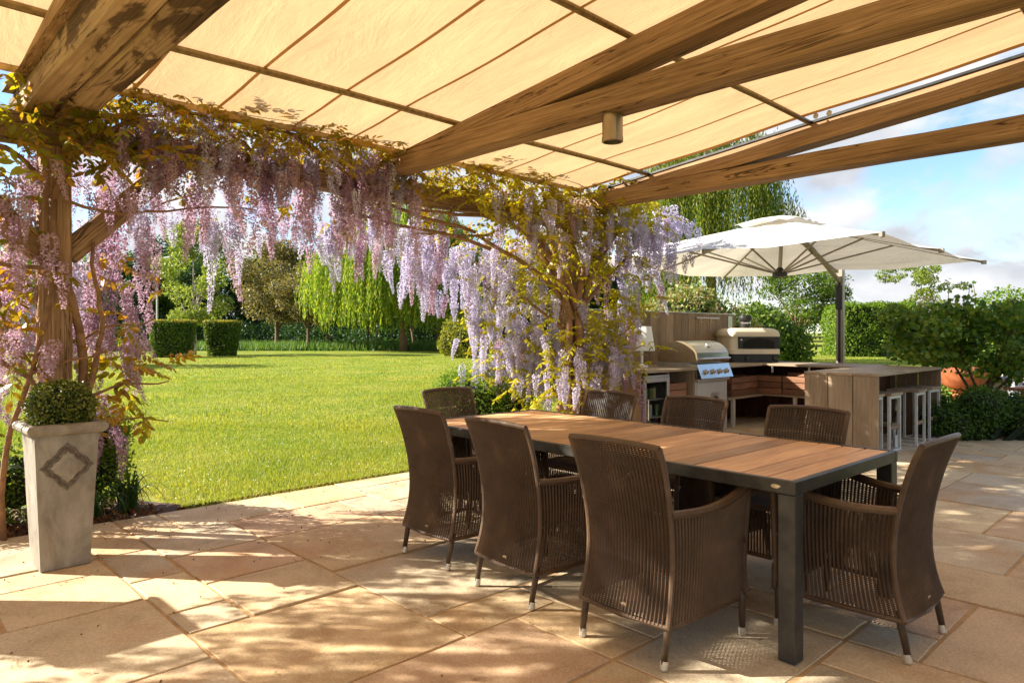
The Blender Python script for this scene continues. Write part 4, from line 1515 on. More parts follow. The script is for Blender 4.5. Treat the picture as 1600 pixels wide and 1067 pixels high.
# ------------------------------------------------------------------ fire bowl and sofa beyond the yew
fb = thing('fire_bowl', 'wide rusty steel fire bowl on a low stand behind the shrub', 'fire bowl', (8.05, 12.6, -.045), 0)
mb = MB()
prof = [(.05, .32)] + [(0.48 * math.sin(math.radians(a)), .86 - .50 * math.cos(math.radians(a))) for a in (12, 25, 40, 55, 70, 80)]
prof += [(.45, .76), (.42, .70), (.28, .47), (.05, .40)]
mb.lathe(prof, 36); mb.build('bowl', 'corten', fb, smooth=True)
mb = MB(); mb.lathe([(.24, .0), (.24, .05), (.16, .07), (.14, .32), (.2, .36)], 24); mb.build('stand', 'corten', fb)
fb2 = thing('log_bench', 'low rusty steel plinth with a slab top beside the fire bowl', 'plinth', (8.15, 11.0, -.045), R(20))
mb = MB(); mb.bbox(-.4, .4, -.2, .2, .50, .54, .006); mb.build('top', 'corten', fb2)
mb = MB(); mb.bbox(-.12, .12, -.12, .12, 0, .499, .006); mb.build('foot', 'corten', fb2)
so = thing('garden_sofa', 'grey garden sofa with pale cushion at the picture edge', 'sofa', (9.3, 12.2, -.045), R(-10))
mb = MB(); mb.bbox(-.75, .75, -.4, .4, .08, .32, .03); mb.build('base', 'sofa_grey', so)
mb = MB(); mb.bbox(-.75, -.58, -.4, .4, .321, .62, .03); mb.build('armrest', 'sofa_grey', so)
mb = MB(); mb.bbox(.58, .75, -.4, .4, .321, .62, .03); mb.build('armrest', 'sofa_grey', so)
mb = MB(); mb.bbox(-.575, .575, -.38, .2, .321, .48, .05); mb.build('cushion', 'sofa_cushion', so)
mb = MB(); mb.bbox(-.575, .575, .21, .4, .321, .85, .05); mb.build('backrest', 'sofa_cushion', so)

# ------------------------------------------------------------------ far fence, lamp post, shed
fn = thing('field_fence', 'dark post and rail fence across the far end of the grass', 'fence', (15, 50, -.045), R(-4))
for i in range(12):
    x = -4 + i * 1.9
    mb = MB(); mb.bbox(x - .06, x + .06, -.06, .06, 0, 1.2, .02)
    mb.build('post', 'fence_wood' if i % 3 else 'kitchen_pale', fn)
for z in (.45, .78, 1.08):
    part_box('rail', 'fence_wood', fn, -4.5, 17.5, -.085, -.062, z - .05, z + .05, .01, 'x')
lpst = thing('lamp_post', 'slim pale lamp post in front of the dark trees', 'lamp post', (-25.2, 50, -.045), 0)
mb = MB(); mb.tube([(0, 0, 0), (0, 0, 6.4)], [.09, .06], 8); mb.build('pole', 'steel_soft', lpst)
mb = MB(); mb.tube([(0, 0, 6.4), (.35, 0, 6.7), (.9, 0, 6.75)], [.05, .05, .09], 8); mb.build('lamp_head', 'steel_soft', lpst)
sh = thing('garden_shed', 'garden shed with pale grey sloping roof behind the left oak post', 'shed', (-35.5, 54, -.045), R(30))
mb = MB(); mb.bbox(-3, 3, -2, 2, 0, 2.2, .02); mb.build('wall', 'shed_wall', sh)
mb = MB(); mb.prism([(-2.5, 2.0), (0, 4.4), (2.5, 2.0), (2.5, 2.15), (0, 4.6), (-2.5, 2.15)], 'x', -3.3, 3.3); mb.build('roof', 'roof_slate', sh)
mb = MB(); mb.bbox(-.5, .5, -2.04, -2.002, 0, 1.9, .01); mb.build('door', 'kitchen_dark', sh)

# ------------------------------------------------------------------ vegetation helpers
def bez(a, b, c, d, n):
    a, b, c, d = map(Vector, (a, b, c, d))
    out = []
    for i in range(n + 1):
        t = i / n
        out.append(a * (1 - t) ** 3 + b * 3 * t * (1 - t) ** 2 + c * 3 * t * t * (1 - t) + d * t ** 3)
    return out


def blob_leaves(blobs, n, size, aspect=0.55, shell=0.55, droop=0.25, rng=RNG):
    """leaves spread through the outer part of many ellipsoid clumps"""
    blobs = np.array(blobs, float)           # cx cy cz rx ry rz
    wgt = (blobs[:, 3] * blobs[:, 4] * blobs[:, 5]) ** (2 / 3)
    idx = rng.choice(len(blobs), n, p=wgt / wgt.sum())
    d = unit(rng.normal(size=(n, 3)))
    r = rng.uniform(shell ** 2, 1.0, (n, 1)) ** 0.5 * rng.uniform(0.9, 1.12, (n, 1))
    P = blobs[idx, :3] + d * r * blobs[idx, 3:]
    A = unit(rng.normal(size=(n, 3)) + d * 0.7 - np.array([0, 0, droop]))
    Nn = d * 0.8 + rng.normal(size=(n, 3)) * 0.7 + np.array([0, 0, 0.4])
    L = rng.uniform(0.7, 1.3, n) * size
    return leaf_quads(P, L, L * aspect, A, Nn, rng=rng)


def tree_parts(t, H, trunk_h, rx, rz, cz, nblob, nleaf, leaf, mat, bark='bark', r0=0.16, seed=1, lean=(0, 0), blob=(0.28, 0.45), ry=None, limbs=None, spread=0.8):
    rr = random.Random(seed)
    rng = np.random.default_rng(seed)
    ry = ry or rx
    blobs = []
    for i in range(nblob):
        a = rr.uniform(0, 2 * math.pi); q = rr.random() ** 0.5 * spread
        zz_ = rr.uniform(-1, 1)
        w = math.sqrt(max(0, 1 - (zz_ * .92) ** 2))
        b = rr.uniform(*blob)
        blobs.append((lean[0] + math.cos(a) * q * rx * w, lean[1] + math.sin(a) * q * ry * w, cz + zz_ * rz * spread, b * rx * 1.0, b * ry * 1.0, b * rz * .8))
    link('crown', quads_mesh('crown', blob_leaves(blobs, nleaf, leaf, rng=rng)), mat, t)
    mb = MB()
    top = cz + rz * 0.45
    pts = bez((0, 0, 0), (0.02 * H, 0, trunk_h * .6), (lean[0] * .6 - .02 * H, lean[1] * .6, trunk_h), (lean[0], lean[1], top), 10)
    mb.tube(pts, [r0 * (1 - 0.085 * i) for i in range(11)], 8)
    for i, b in enumerate(sorted(blobs, key=lambda q: q[2])[:limbs or max(6, nblob // 2)]):
        s = pts[min(9, 3 + i % 6)]
        e = Vector(b[:3])
        mb.tube(bez(s, s.lerp(e, .3) + Vector((0, 0, .05 * H)), s.lerp(e, .7) + Vector((0, 0, .04 * H)), e, 6), [r0 * .42 * (1 - .13 * k) for k in range(7)], 5)
    mb.build('trunk', bark, t, smooth=True)


def make_tree(name, label, cat, X, Y, group=None, **kw):
    t = thing(name, label, cat, (X, Y, -0.05), 0, group)
    tree_parts(t, **kw)
    return t


def willow(label, X, Y, H, rad, zbot, nstr, leaf, mat, seed, side=None, trunk=0.35):
    rng = np.random.default_rng(seed)
    t = thing('weeping_willow', label, 'tree', (X, Y, -.05), 0, 'weeping willows')
    allV = []
    mb = MB()
    mb.tube(bez((0, 0, 0), (.1, 0, H * .25), (-.2, .1, H * .4), (0, 0, H * .75), 8), [trunk * (1 - .09 * i) for i in range(9)], 9)
    # leading limbs and hanging strands in tresses
    ntress = nstr // 9
    for k in range(ntress):
        a = rng.uniform(0, 2 * math.pi)
        q = rng.uniform(0.12, 1.0) ** 0.6
        top = np.array([math.cos(a) * rad * q, math.sin(a) * rad * q, H * (1 - 0.42 * q ** 2.0) * rng.uniform(.88, 1.0)])
        if k % 5 == 0:
            mb.tube(bez((0, 0, H * .4), (top[0] * .3, top[1] * .3, H * .75), (top[0] * .8, top[1] * .8, top[2] + .3), tuple(top), 6), [trunk * .4 * (1 - .13 * i) for i in range(7)], 5)
        zb = zbot * rng.uniform(.75, 1.5)
        if side is not None:
            zb = side(top, rng)
        for j in range(9):
            s = top + rng.normal(size=3) * np.array([.35, .35, .25])
            drop = max(.5, (s[2] - zb) * rng.uniform(.6, 1.05))
            m = max(5, int(drop / leaf * 2.3))
            tt = np.linspace(0, 1, m)[:, None]
            out = np.array([math.cos(a), math.sin(a), 0]) * .35
            P = s + out * np.sin(tt * 1.5) + np.array([0, 0, -1]) * drop * tt + rng.normal(size=(m, 3)) * np.array([.05, .05, .03])
            A = unit(np.array([0, 0, -1.0]) + rng.normal(size=(m, 3)) * .26)
            L = leaf * rng.uniform(.8, 1.35, m)
            allV.append(leaf_quads(P, L, L * .25, A, rng.normal(size=(m, 3)), rng=rng))
    link('crown', quads_mesh('crown', np.concatenate(allV)), mat, t)
    mb.build('trunk', 'bark', t, smooth=True)
    return t


def box_surface(n, hx, hy, h, rng, rnd=0.25, top_only=False):
    """points and normals on a soft-edged block standing on the ground"""
    areas = np.array([hy * 2 * h, hy * 2 * h, hx * 2 * h, hx * 2 * h, 4 * hx * hy])
    f = rng.choice(5, n, p=areas / areas.sum())
    if top_only:
        f[:] = 4
    a = rng.uniform(-1, 1, n); b = rng.uniform(0, 1, n)
    P = np.zeros((n, 3)); Nn = np.zeros((n, 3))
    for k, (ax, s) in enumerate(((0, -1), (0, 1), (1, -1), (1, 1))):
        q = f == k
        o = 1 - ax
        P[q, ax] = s * (hx, hy)[ax]; P[q, o] = a[q] * (hx, hy)[o]; P[q, 2] = b[q] * h
        Nn[q, ax] = s
    q = f == 4
    P[q, 0] = a[q] * hx; P[q, 1] = (b[q] * 2 - 1) * hy; P[q, 2] = h; Nn[q, 2] = 1
    return P, Nn


def hedge(name, label, X, Y, hx, hy, h, rz, n, leaf, mat, top_mat=None, taper=0.0, group=None, seed=3, wob=0.06, cat='hedge', z0=-.05):
    rng = np.random.default_rng(seed)
    t = thing(name, label, cat, (X, Y, z0), rz, group)
    P, Nn = box_surface(n, hx, hy, h, rng)
    sq = (np.abs(P[:, 0:1] / hx) ** 7 + np.abs(P[:, 1:2] / hy) ** 7) ** (1 / 7)
    P[:, :2] /= np.maximum(sq, 1.0)
    k = 1 - taper * (1 - P[:, 2:3] / h) - .06 * np.clip((P[:, 2:3] / h - .9) * 10, 0, 1)
    P[:, :2] *= k
    ph = np.sin(P[:, 0:1] * 4.1 + seed) * np.cos(P[:, 2:3] * 3.3) + np.sin(P[:, 1:2] * 5 + 2) * .6
    P += Nn * (ph * wob + rng.uniform(-leaf * 1.4, leaf * .7, (n, 1)))
    A = unit(rng.normal(size=(n, 3)) + Nn * .6)
    L = leaf * rng.uniform(.7, 1.3, n)
    link('foliage', quads_mesh('foliage', leaf_quads(P, L, L * .6, A, Nn + rng.normal(size=(n, 3)) * .6, rng=rng)), mat, t)
    if top_mat:
        m = n // 4
        P, Nn = box_surface(m, hx * .95, hy * .95, h, rng, top_only=True)
        P[:, 2] += rng.uniform(-leaf * .8, leaf * .9, m)
        A = unit(rng.normal(size=(m, 3)) * .7 + np.array([0, 0, .8]))
        L = leaf * rng.uniform(.7, 1.3, m)
        link('sunlit_top', quads_mesh('sunlit_top', leaf_quads(P, L, L * .55, A, rng.normal(size=(m, 3)), rng=rng)), top_mat, t)  # yellower top leaves carry the sunlight in their colour
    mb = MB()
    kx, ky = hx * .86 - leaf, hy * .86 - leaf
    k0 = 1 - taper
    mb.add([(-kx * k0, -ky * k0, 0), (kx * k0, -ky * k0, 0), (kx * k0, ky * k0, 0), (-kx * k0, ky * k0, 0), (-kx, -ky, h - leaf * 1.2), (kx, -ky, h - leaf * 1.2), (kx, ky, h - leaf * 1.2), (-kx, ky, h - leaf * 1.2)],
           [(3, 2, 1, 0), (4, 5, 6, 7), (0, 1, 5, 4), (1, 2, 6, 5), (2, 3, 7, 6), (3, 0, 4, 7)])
    mb.build('dark_core', 'leaf_dark_core', t)  # solid near-black block, inner shade of the hedge as colour
    return t


def shrub(name, label, X, Y, blobs, n, leaf, mat, seed=5, cat='shrub', group=None, core=True, aspect=.6, hexa=False, z0=-.05, shell=.75):
    rng = np.random.default_rng(seed)
    t = thing(name, label, cat, (X, Y, z0), 0, group)
    V = blob_leaves(blobs, n, leaf, aspect, shell, rng=rng)
    link('foliage', quads_mesh('foliage', V), mat, t)
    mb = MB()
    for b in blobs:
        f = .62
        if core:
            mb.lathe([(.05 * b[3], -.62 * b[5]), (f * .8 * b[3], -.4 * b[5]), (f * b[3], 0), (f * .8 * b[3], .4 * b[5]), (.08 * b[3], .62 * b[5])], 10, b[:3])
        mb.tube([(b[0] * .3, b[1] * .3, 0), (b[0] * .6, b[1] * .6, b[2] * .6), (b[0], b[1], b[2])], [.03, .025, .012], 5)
    mb.build('dark_core', 'leaf_dark_core' if core else 'twig', t)  # dark cores hold the inner shade as colour; the tubes are stems
    return t


def pix(px, Y):
    return (px - 800) / 1100 * Y


# ------------------------------------------------------------------ garden trees
make_tree('birch_tree', 'slender pale-barked birch with sparse leaves between two clipped yew blocks', 'tree', pix(303, 45), 45,
          H=8, trunk_h=2.6, rx=2.6, rz=3.1, cz=5.2, nblob=46, nleaf=12000, leaf=.17, mat='leaf_birch', bark='bark_pale', r0=.17, seed=21, blob=(.18, .3), limbs=16, spread=.95)
make_tree('copper_tree', 'broad copper-leaved tree, the larger of two brownish trees', 'tree', pix(432, 62), 62,
          H=10, trunk_h=3, rx=4.3, rz=3.7, cz=6.0, nblob=34, nleaf=15000, leaf=.24, mat='leaf_bronze', r0=.24, seed=22, blob=(.24, .4))
make_tree('copper_tree', 'smaller olive-brown tree with straight trunk beside the willow', 'tree', pix(481, 57), 57,
          H=7.5, trunk_h=2.4, rx=2.9, rz=2.7, cz=4.5, nblob=26, nleaf=9000, leaf=.2, mat='leaf_bronze', r0=.17, seed=23, blob=(.26, .4))
make_tree('young_tree', 'young tree with leaning trunk under the left edge of the willow', 'tree', pix(514, 61), 61,
          H=5, trunk_h=2.2, rx=2.2, rz=1.6, cz=3.9, nblob=16, nleaf=3500, leaf=.2, mat='leaf_green', r0=.17, seed=24, lean=(-1.1, 0))
for i, (px, Y_, lab) in enumerate(((574, 64, 'young tree with dark crown under the willow, left of three'), (646, 66, 'young tree with leaning trunk under the willow, middle of three'), (682, 63, 'young tree with pale forked trunk under the willow, right of three'))):
    make_tree('young_tree', lab, 'tree', pix(px, Y_), Y_, 'young trees under the willow', H=5, trunk_h=2.0, rx=2.3, rz=1.4, cz=3.6, nblob=14, nleaf=3000, leaf=.2, mat='leaf_green', r0=.15, seed=30 + i, lean=((.2, -.6, .1)[i], 0))
willow('weeping willow with long yellow-green tresses hanging over the lawn end', pix(630, 54), 54, 12.0, 6.9, 2.1, 3600, .25, 'leaf_willow', 41)


def sideB(top, rng):
    return 2.0 * rng.uniform(.7, 1.5) if top[0] < 0.6 else 4.5 * rng.uniform(.8, 1.3)


willow('tall dense weeping willow behind the kitchen and umbrella', pix(1112, 34), 34, 13.2, 3.75, 2.0, 950, .17, 'leaf_willow_dark', 42, sideB)
make_tree('field_maple', 'round green tree standing alone by the far fence', 'tree', pix(1244, 52), 52, H=6.5, trunk_h=2.1, rx=3.9, rz=2.3, cz=4.2, nblob=30, nleaf=11000, leaf=.2, mat='leaf_green', r0=.2, seed=51, blob=(.24, .38))
make_tree('airy_tree', 'thin airy young tree rising behind the clipped hedge', 'tree', pix(1432, 48), 48, H=6.5, trunk_h=2.5, rx=2.8, rz=1.9, cz=4.2, nblob=46, nleaf=6500, leaf=.17, mat='leaf_birch', bark='bark', r0=.08, seed=52, blob=(.12, .22), limbs=26, spread=1.0)
# pale-trunked tree behind the left post
make_tree('garden_tree', 'pale-trunked tree behind the left oak post', 'tree', pix(28, 30), 30, H=6, trunk_h=2.2, rx=2.4, rz=1.9, cz=4.2, nblob=18, nleaf=4500, leaf=.18, mat='leaf_bright', bark='bark_pale', r0=.16, seed=53)

# wood behind the lawn: each tree its own thing
bgmats = ['leaf_dark', 'leaf_green', 'leaf_dark', 'leaf_golden', 'leaf_green']
protos = {}
spots = []
rr = random.Random(77)
for i in range(34):
    px = -60 + i * 32.5 + rr.uniform(-10, 10)
    spots.append((px, rr.uniform(74, 96), rr.uniform(.8, 1.15)))
desc = ['dark evergreen', 'mid-green broadleaf', 'deep green', 'golden-leaved', 'soft green']
beside = ['behind the left oak post', 'behind the clipped yew blocks', 'behind the birch', 'behind the copper tree', 'behind the willow tresses', 'behind the golden shrub', 'behind the wisteria trunk', 'behind the kitchen panel']
used = set()
for i, (px, Y_, s) in enumerate(spots):
    k = (i * 7 + i // 3) % 5
    if k == 3 and not (340 < px < 420):
        k = 0
    if k not in protos:
        t = thing('wood_tree', 'x', 'tree')
        tree_parts(t, H=11, trunk_h=2.5, rx=4.3, rz=4.6, cz=6.4, nblob=30, nleaf=9000, leaf=.34, mat=bgmats[k], r0=.26, seed=60 + k, blob=(.26, .42))
        protos[k] = t
    else:
        t = copy_tree(protos[k])
    t.location = (pix(px, Y_), Y_, -.05)
    t.rotation_euler = (0, 0, rr.uniform(0, 6.28))
    t.scale = (s, s, s * rr.uniform(.95, 1.12))
    bi = 0 if px < 130 else 1 if px < 270 else 2 if px < 350 else 3 if px < 480 else 4 if px < 690 else 5 if px < 770 else 6 if px < 960 else 7
    lab = desc[k] + ' woodland tree ' + beside[bi]
    n_ = 0
    ords = ['', ', the next one along', ', the one after that', ', the last of that stretch', ', deepest in the wood', ', further back still', ', half hidden by its neighbour', ', behind all those']
    while lab + ords[n_] in used:
        n_ += 1
    used.add(lab + ords[n_])
    tag(t, lab + ords[n_], 'tree', 'trees of the wood beyond the lawn')

# undergrowth at the foot of the wood and a far wood on the right
rng = np.random.default_rng(8)
bl = []
for i in range(120):
    px = rng.uniform(-120, 1010); Y_ = rng.uniform(70, 84)
    bl.append((pix(px, Y_), Y_, rng.uniform(.6, 1.6), rng.uniform(1.2, 2.4), 1.2, rng.uniform(1.0, 2.0)))
o = link('undergrowth', quads_mesh('undergrowth', blob_leaves(bl, 26000, .3, rng=rng)), 'leaf_dark')
tag(o, 'dark undergrowth along the foot of the wood', 'undergrowth', kind='stuff')
mb = MB(); mb.box(-76, 16, 86, 87, -.05, 3.2)  # flat dark sheet stands in for the shade deep in the wood
o2 = mb.build('dark_backing', 'leaf_dark_core'); tag(o2, 'flat dark backing painting the shade inside the wood', 'dark_backing', kind='stuff')
bl = []
for i in range(110):
    px = rng.uniform(960, 1780); Y_ = rng.uniform(120, 150)
    bl.append((pix(px, Y_), Y_, rng.uniform(1.0, 3.6), rng.uniform(3, 6), 3, rng.uniform(1.5, 3.2)))
o = link('far_wood', quads_mesh('far_wood', blob_leaves(bl, 20000, .6, rng=rng)), 'leaf_dark')
tag(o, 'line of distant woodland beyond the fence', 'woodland', kind='stuff')

# clipped blocks and hedges
hedge('clipped_hedge', 'wide clipped yew block with sunlight painted on its top, left of the birch', pix(261, 39.5), 40.2, 1.10, .95, 2.05, R(3), 9000, .10, 'leaf_hedge', 'leaf_sunlit_top', .2, 'clipped yew blocks', 71)
hedge('clipped_hedge', 'narrower clipped yew block with sunlight painted on its top, right of the birch', pix(340, 41.5), 42.2, .92, .85, 2.05, R(-4), 8500, .10, 'leaf_hedge', 'leaf_sunlit_top', .28, 'clipped yew blocks', 72)
hedge('beech_hedge', 'tall clipped bright green hedge beyond the umbrella mast', pix(1378, 41), 42.5, 2.25, 2.0, 3.05, R(-8), 15000, .13, 'leaf_bright', None, 0, None, 73, .12)
hedge('beech_hedge', 'long low hedge running behind the field beyond the tall clipped hedge', pix(1500, 60), 60, 8, 1.2, 2.6, R(6), 9000, .2, 'leaf_green', None, 0, None, 74, .2)
shrub('golden_shrub', 'loose golden-green shrub on the lawn left of the wisteria trunk', pix(728, 39), 39, [(0, 0, 1.0, 1.2, 1.1, 1.1), (.5, 0, 1.6, .8, .8, .9), (-.7, .2, 1.3, .7, .7, 1.0), (-1.0, 0, .8, .6, .6, .7), (.9, 0, .9, .6, .7, .8)], 6500, .13, 'leaf_golden', 81, core=True)
shrub('round_shrub', 'bright lime rounded shrub just behind the dining chairs', -.50, 8.7, [(0, 0, .48, .5, .5, .5), (.42, .1, .42, .42, .4, .42), (-.2, .15, .62, .32, .3, .33)], 12000, .032, 'leaf_bright', 82)
shrub('variegated_shrub', 'cream-edged leafy shrub rising behind the plank back panel', pix(1072, 15), 15, [(0, 0, 1.35, 1.0, .8, 1.1), (-.7, 0, 1.2, .6, .6, .9), (.75, 0, 1.15, .7, .6, .95), (.2, .2, 1.9, .55, .5, .5), (-.35, .1, 1.75, .45, .5, .45), (1.3, .1, .9, .5, .5, .8)], 12000, .085, 'leaf_variegated', 83)
shrub('laurel_shrub', 'dark green shrub beside the pizza oven flue, behind the counter', pix(1180, 20), 20, [(0, 0, 1.1, 1.1, .9, 1.1), (.9, .2, .9, .8, .8, .8)], 7000, .12, 'leaf_green', 84)
shrub('lime_shrub', 'yellow-green shrub beyond the fire bowl at the picture edge', 9.4, 13.6, [(0, 0, .9, .9, .8, .9), (.8, .1, 1.0, .8, .7, 1.0), (-.6, 0, .65, .6, .6, .6), (.4, .3, 1.7, .7, .5, .6)], 12000, .07, 'leaf_bright', 85)
yb_ = []
rr = random.Random(4)
for i in range(30):
    t = i / 29
    x = -.25 + 2.9 * t + rr.uniform(-.1, .1)
    yb_.append((x, rr.uniform(.2, .95) + .55 * t * 0, rr.uniform(.18, .52), rr.uniform(.26, .4), rr.uniform(.26, .38), rr.uniform(.2, .3)))
shrub('yew_hedge', 'low spreading dark yew hedge at the edge of the paving', 5.75, 8.72, yb_, 26000, .05, 'leaf_yew', 86, 'hedge', aspect=.4, shell=.6)

# many-stemmed round-leaved shrub behind the yew
rb = thing('redbud_shrub', 'large round-leaved multi-stemmed shrub behind the yew hedge', 'shrub', (6.55, 9.9, -.05))
rng = np.random.default_rng(91)
bl = []
for i in range(50):
    a = rng.uniform(0, 2 * math.pi); q = rng.uniform(0, 1) ** .5
    bl.append((math.cos(a) * q * 1.2 + .08, math.sin(a) * q * .9, 1.34 + rng.uniform(-.62, .5) * (1 - .3 * q), rng.uniform(.2, .36), rng.uniform(.2, .34), rng.uniform(.12, .2)))
bl = np.array(bl)
n = 8200
idx = rng.integers(0, len(bl), n)
d = unit(rng.normal(size=(n, 3)))
P = bl[idx, :3] + d * bl[idx, 3:] * rng.uniform(.5, 1.1, (n, 1))
A = unit(rng.normal(size=(n, 3)) * np.array([1, 1, .4]) + np.array([0, 0, -.35]))
L = rng.uniform(.05, .085, n)
link('crown', quads_mesh('crown', leaf_hexes(P, L, L * .95, A, np.array([-.35, -.5, .5]) + rng.normal(size=(n, 3)) * .8), 6), 'leaf_redbud', rb)
mb = MB()
for k in range(7):
    a = k * .9
    e = bl[(k * 5) % len(bl)]
    mb.tube(bez((math.cos(a) * .08, math.sin(a) * .08, 0), (math.cos(a) * .15, math.sin(a) * .15, .4), (e[0] * .6, e[1] * .6, .9), tuple(e[:3]), 8), [.028 - .0025 * i for i in range(9)], 6)
mb.build('stem', 'twig', rb, smooth=True)
# a few long whips with single leaves above the crown
for k in range(9):
    x0 = rng.uniform(-.7, .95); y0 = rng.uniform(-.5, .5)
    top = (x0 + rng.uniform(-.15, .35), y0, rng.uniform(1.85, 2.2))
    pts = bez((x0, y0, 1.3), (x0, y0, 1.6), (x0 + .05, y0, 1.8), top, 6)
    mb = MB(); mb.tube(pts, .005, 4); w_ = mb.build('whip', 'twig', rb)
    Pp = np.array([p + Vector((random.uniform(-.04, .04), 0, random.uniform(-.03, .03))) for p in pts for _ in range(2)])
    A = unit(rng.normal(size=(len(Pp), 3)) + np.array([0, 0, -.3]))
    link('leaf_spray', quads_mesh('leaf_spray', leaf_hexes(Pp, .06, .045, A, rng.normal(size=(len(Pp), 3))), 6), 'leaf_redbud', w_)['kind'] = 'stuff'

# ------------------------------------------------------------------ grass
def lawn_ok(X, Y):
    v = CT * X + ST * Y; u = -ST * X + CT * Y
    ok = (u > EDGE_U + .015)
    ok &= ~((v < 1.95) & (u < 6.5))
    ok &= ~((v > 6.55) & (u < 6.6))
    ok &= ~((v < 1.2) & (u < 6.9))
    return ok


def blades(n, y0, y1, hmin, hmax, wd_, seed, power=1.0, xlim=None):
    rng = np.random.default_rng(seed)
    Y = y0 + (y1 - y0) * rng.random(n) ** power
    X = rng.uniform(-1, 1, n) * (Y * .76 + .4)
    if xlim is not None:
        X = rng.uniform(xlim[0], xlim[1], n) * Y
    k = lawn_ok(X, Y)
    X, Y = X[k], Y[k]
    n = len(X)
    hh = rng.uniform(hmin, hmax, n)[:, None]
    patch = (np.sin(X * 2.3 + np.cos(Y * 1.7)) * .5 + .5)[:, None]
    hh = hh * (.75 + .5 * patch)
    a = rng.uniform(0, 2 * math.pi, n)
    B = np.stack([np.cos(a), np.sin(a), np.zeros(n)], 1) * wd_
    lean = rng.normal(size=(n, 3)) * .45
    lean[:, 2] = 1
    lean = unit(lean)
    P = np.stack([X, Y, np.full(n, -.046)], 1)
    return np.stack([P - B, P + B, P + lean * hh], 1)


V = np.concatenate([blades(230000, 5.0, 11, .03, .055, .0032, 1, 1.0), blades(150000, 10, 22, .035, .06, .006, 2, 1.0), blades(70000, 21, 42, .04, .07, .012, 3)])
o = link('grass', quads_mesh('grass', V, 3), 'grass_blade')
tag(o, 'short mown grass of the sunny lawn', 'grass', kind='stuff')
# tufts spilling over the edge of the paving
rng = np.random.default_rng(33)
n = 9000
v = rng.uniform(1.95, 6.55, n); u = EDGE_U + np.abs(rng.normal(size=n)) * .05 - .01
X = CT * v - ST * u; Y = ST * v + CT * u
a = rng.uniform(0, 6.28, n)
B = np.stack([np.cos(a), np.sin(a), 0 * a], 1) * .0035
le = unit(np.stack([rng.normal(size=n) * .5 + .25, rng.normal(size=n) * .5 - .25, np.ones(n)], 1))
P = np.stack([X, Y, np.full(n, -.045)], 1)
hh = rng.uniform(.04, .09, n)[:, None]
o = link('grass_fringe', quads_mesh('grass_fringe', np.stack([P - B, P + B, P + le * hh], 1), 3), 'grass_blade')
tag(o, 'fringe of grass along the paving edge', 'grass', kind='stuff')
n = 16000
Y = rng.uniform(54, 64, n); X = (rng.uniform(-150, 760, n) - 800) / 1100 * Y
P = np.stack([X, Y, np.full(n, -.05)], 1)
a = rng.uniform(0, 6.28, n)
B = np.stack([np.cos(a), np.sin(a), 0 * a], 1) * .05
le = unit(rng.normal(size=(n, 3)) * np.array([.3, .3, 0]) + np.array([0, 0, 1]))
hh = rng.uniform(.35, .95, n)[:, None]
o = link('long_grass', quads_mesh('long_grass', np.stack([P - B, P + B, P + le * hh], 1), 3), 'grass_long')
tag(o, 'unmown long grass along the foot of the wood', 'long grass', kind='stuff')
# white petals and daisies scattered on the lawn and fallen on the paving
n = 2600
Y = 5.2 + 12 * rng.random(n) ** 1.4; X = rng.uniform(-.8, .2, n) * Y
k = lawn_ok(X, Y)
P = np.stack([X[k], Y[k], np.full(k.sum(), .008)], 1)
o = link('daisies', quads_mesh('daisies', leaf_quads(P, .014, .012, None, np.array([[0, 0, 1.0]]) + rng.normal(size=(k.sum(), 3)) * .4, rng=rng)), 'clover_white')
tag(o, 'white daisies and petals dotted over the lawn', 'daisies', kind='stuff')
n = 420
v = rng.uniform(.3, 6.4, n); u = EDGE_U - np.abs(rng.normal(size=n)) * 1.2 - .02
P = np.stack([CT * v - ST * u, ST * v + CT * u, np.full(n, .006)], 1)
o = link('fallen_petals', quads_mesh('fallen_petals', leaf_quads(P, .016, .011, None, np.array([[0, 0, 1.0]]) + rng.normal(size=(n, 3)) * .25, rng=rng)), 'leaf_litter')
tag(o, 'fallen petals and leaf crumbs on the paving', 'litter', kind='stuff')
n = 2600
v = rng.uniform(1.9, 6.5, n); u = EDGE_U + .012 + np.abs(rng.normal(size=n)) * .012
P = np.stack([CT * v - ST * u, ST * v + CT * u, rng.uniform(-.012, .012, n)], 1)
o = link('edge_litter', quads_mesh('edge_litter', leaf_quads(P, .022, .015, None, np.array([[0, 0, 1.0]]) + rng.normal(size=(n, 3)) * .6, rng=rng)), 'leaf_litter')
tag(o, 'brown leaf crumbs caught between lawn and paving', 'litter', kind='stuff')
n = 3500
v = rng.uniform(-1.2, 1.8, n); u = rng.uniform(EDGE_U + .03, 6.5, n)
P = np.stack([CT * v - ST * u, ST * v + CT * u, rng.uniform(-.018, .012, n)], 1)
o = link('mulch', quads_mesh('mulch', leaf_quads(P, .04, .022, None, np.array([[0, 0, 1.0]]) + rng.normal(size=(n, 3)) * .5, rng=rng)), 'leaf_litter')
tag(o, 'reddish leaf mulch on the soil of the bed', 'mulch', kind='stuff')

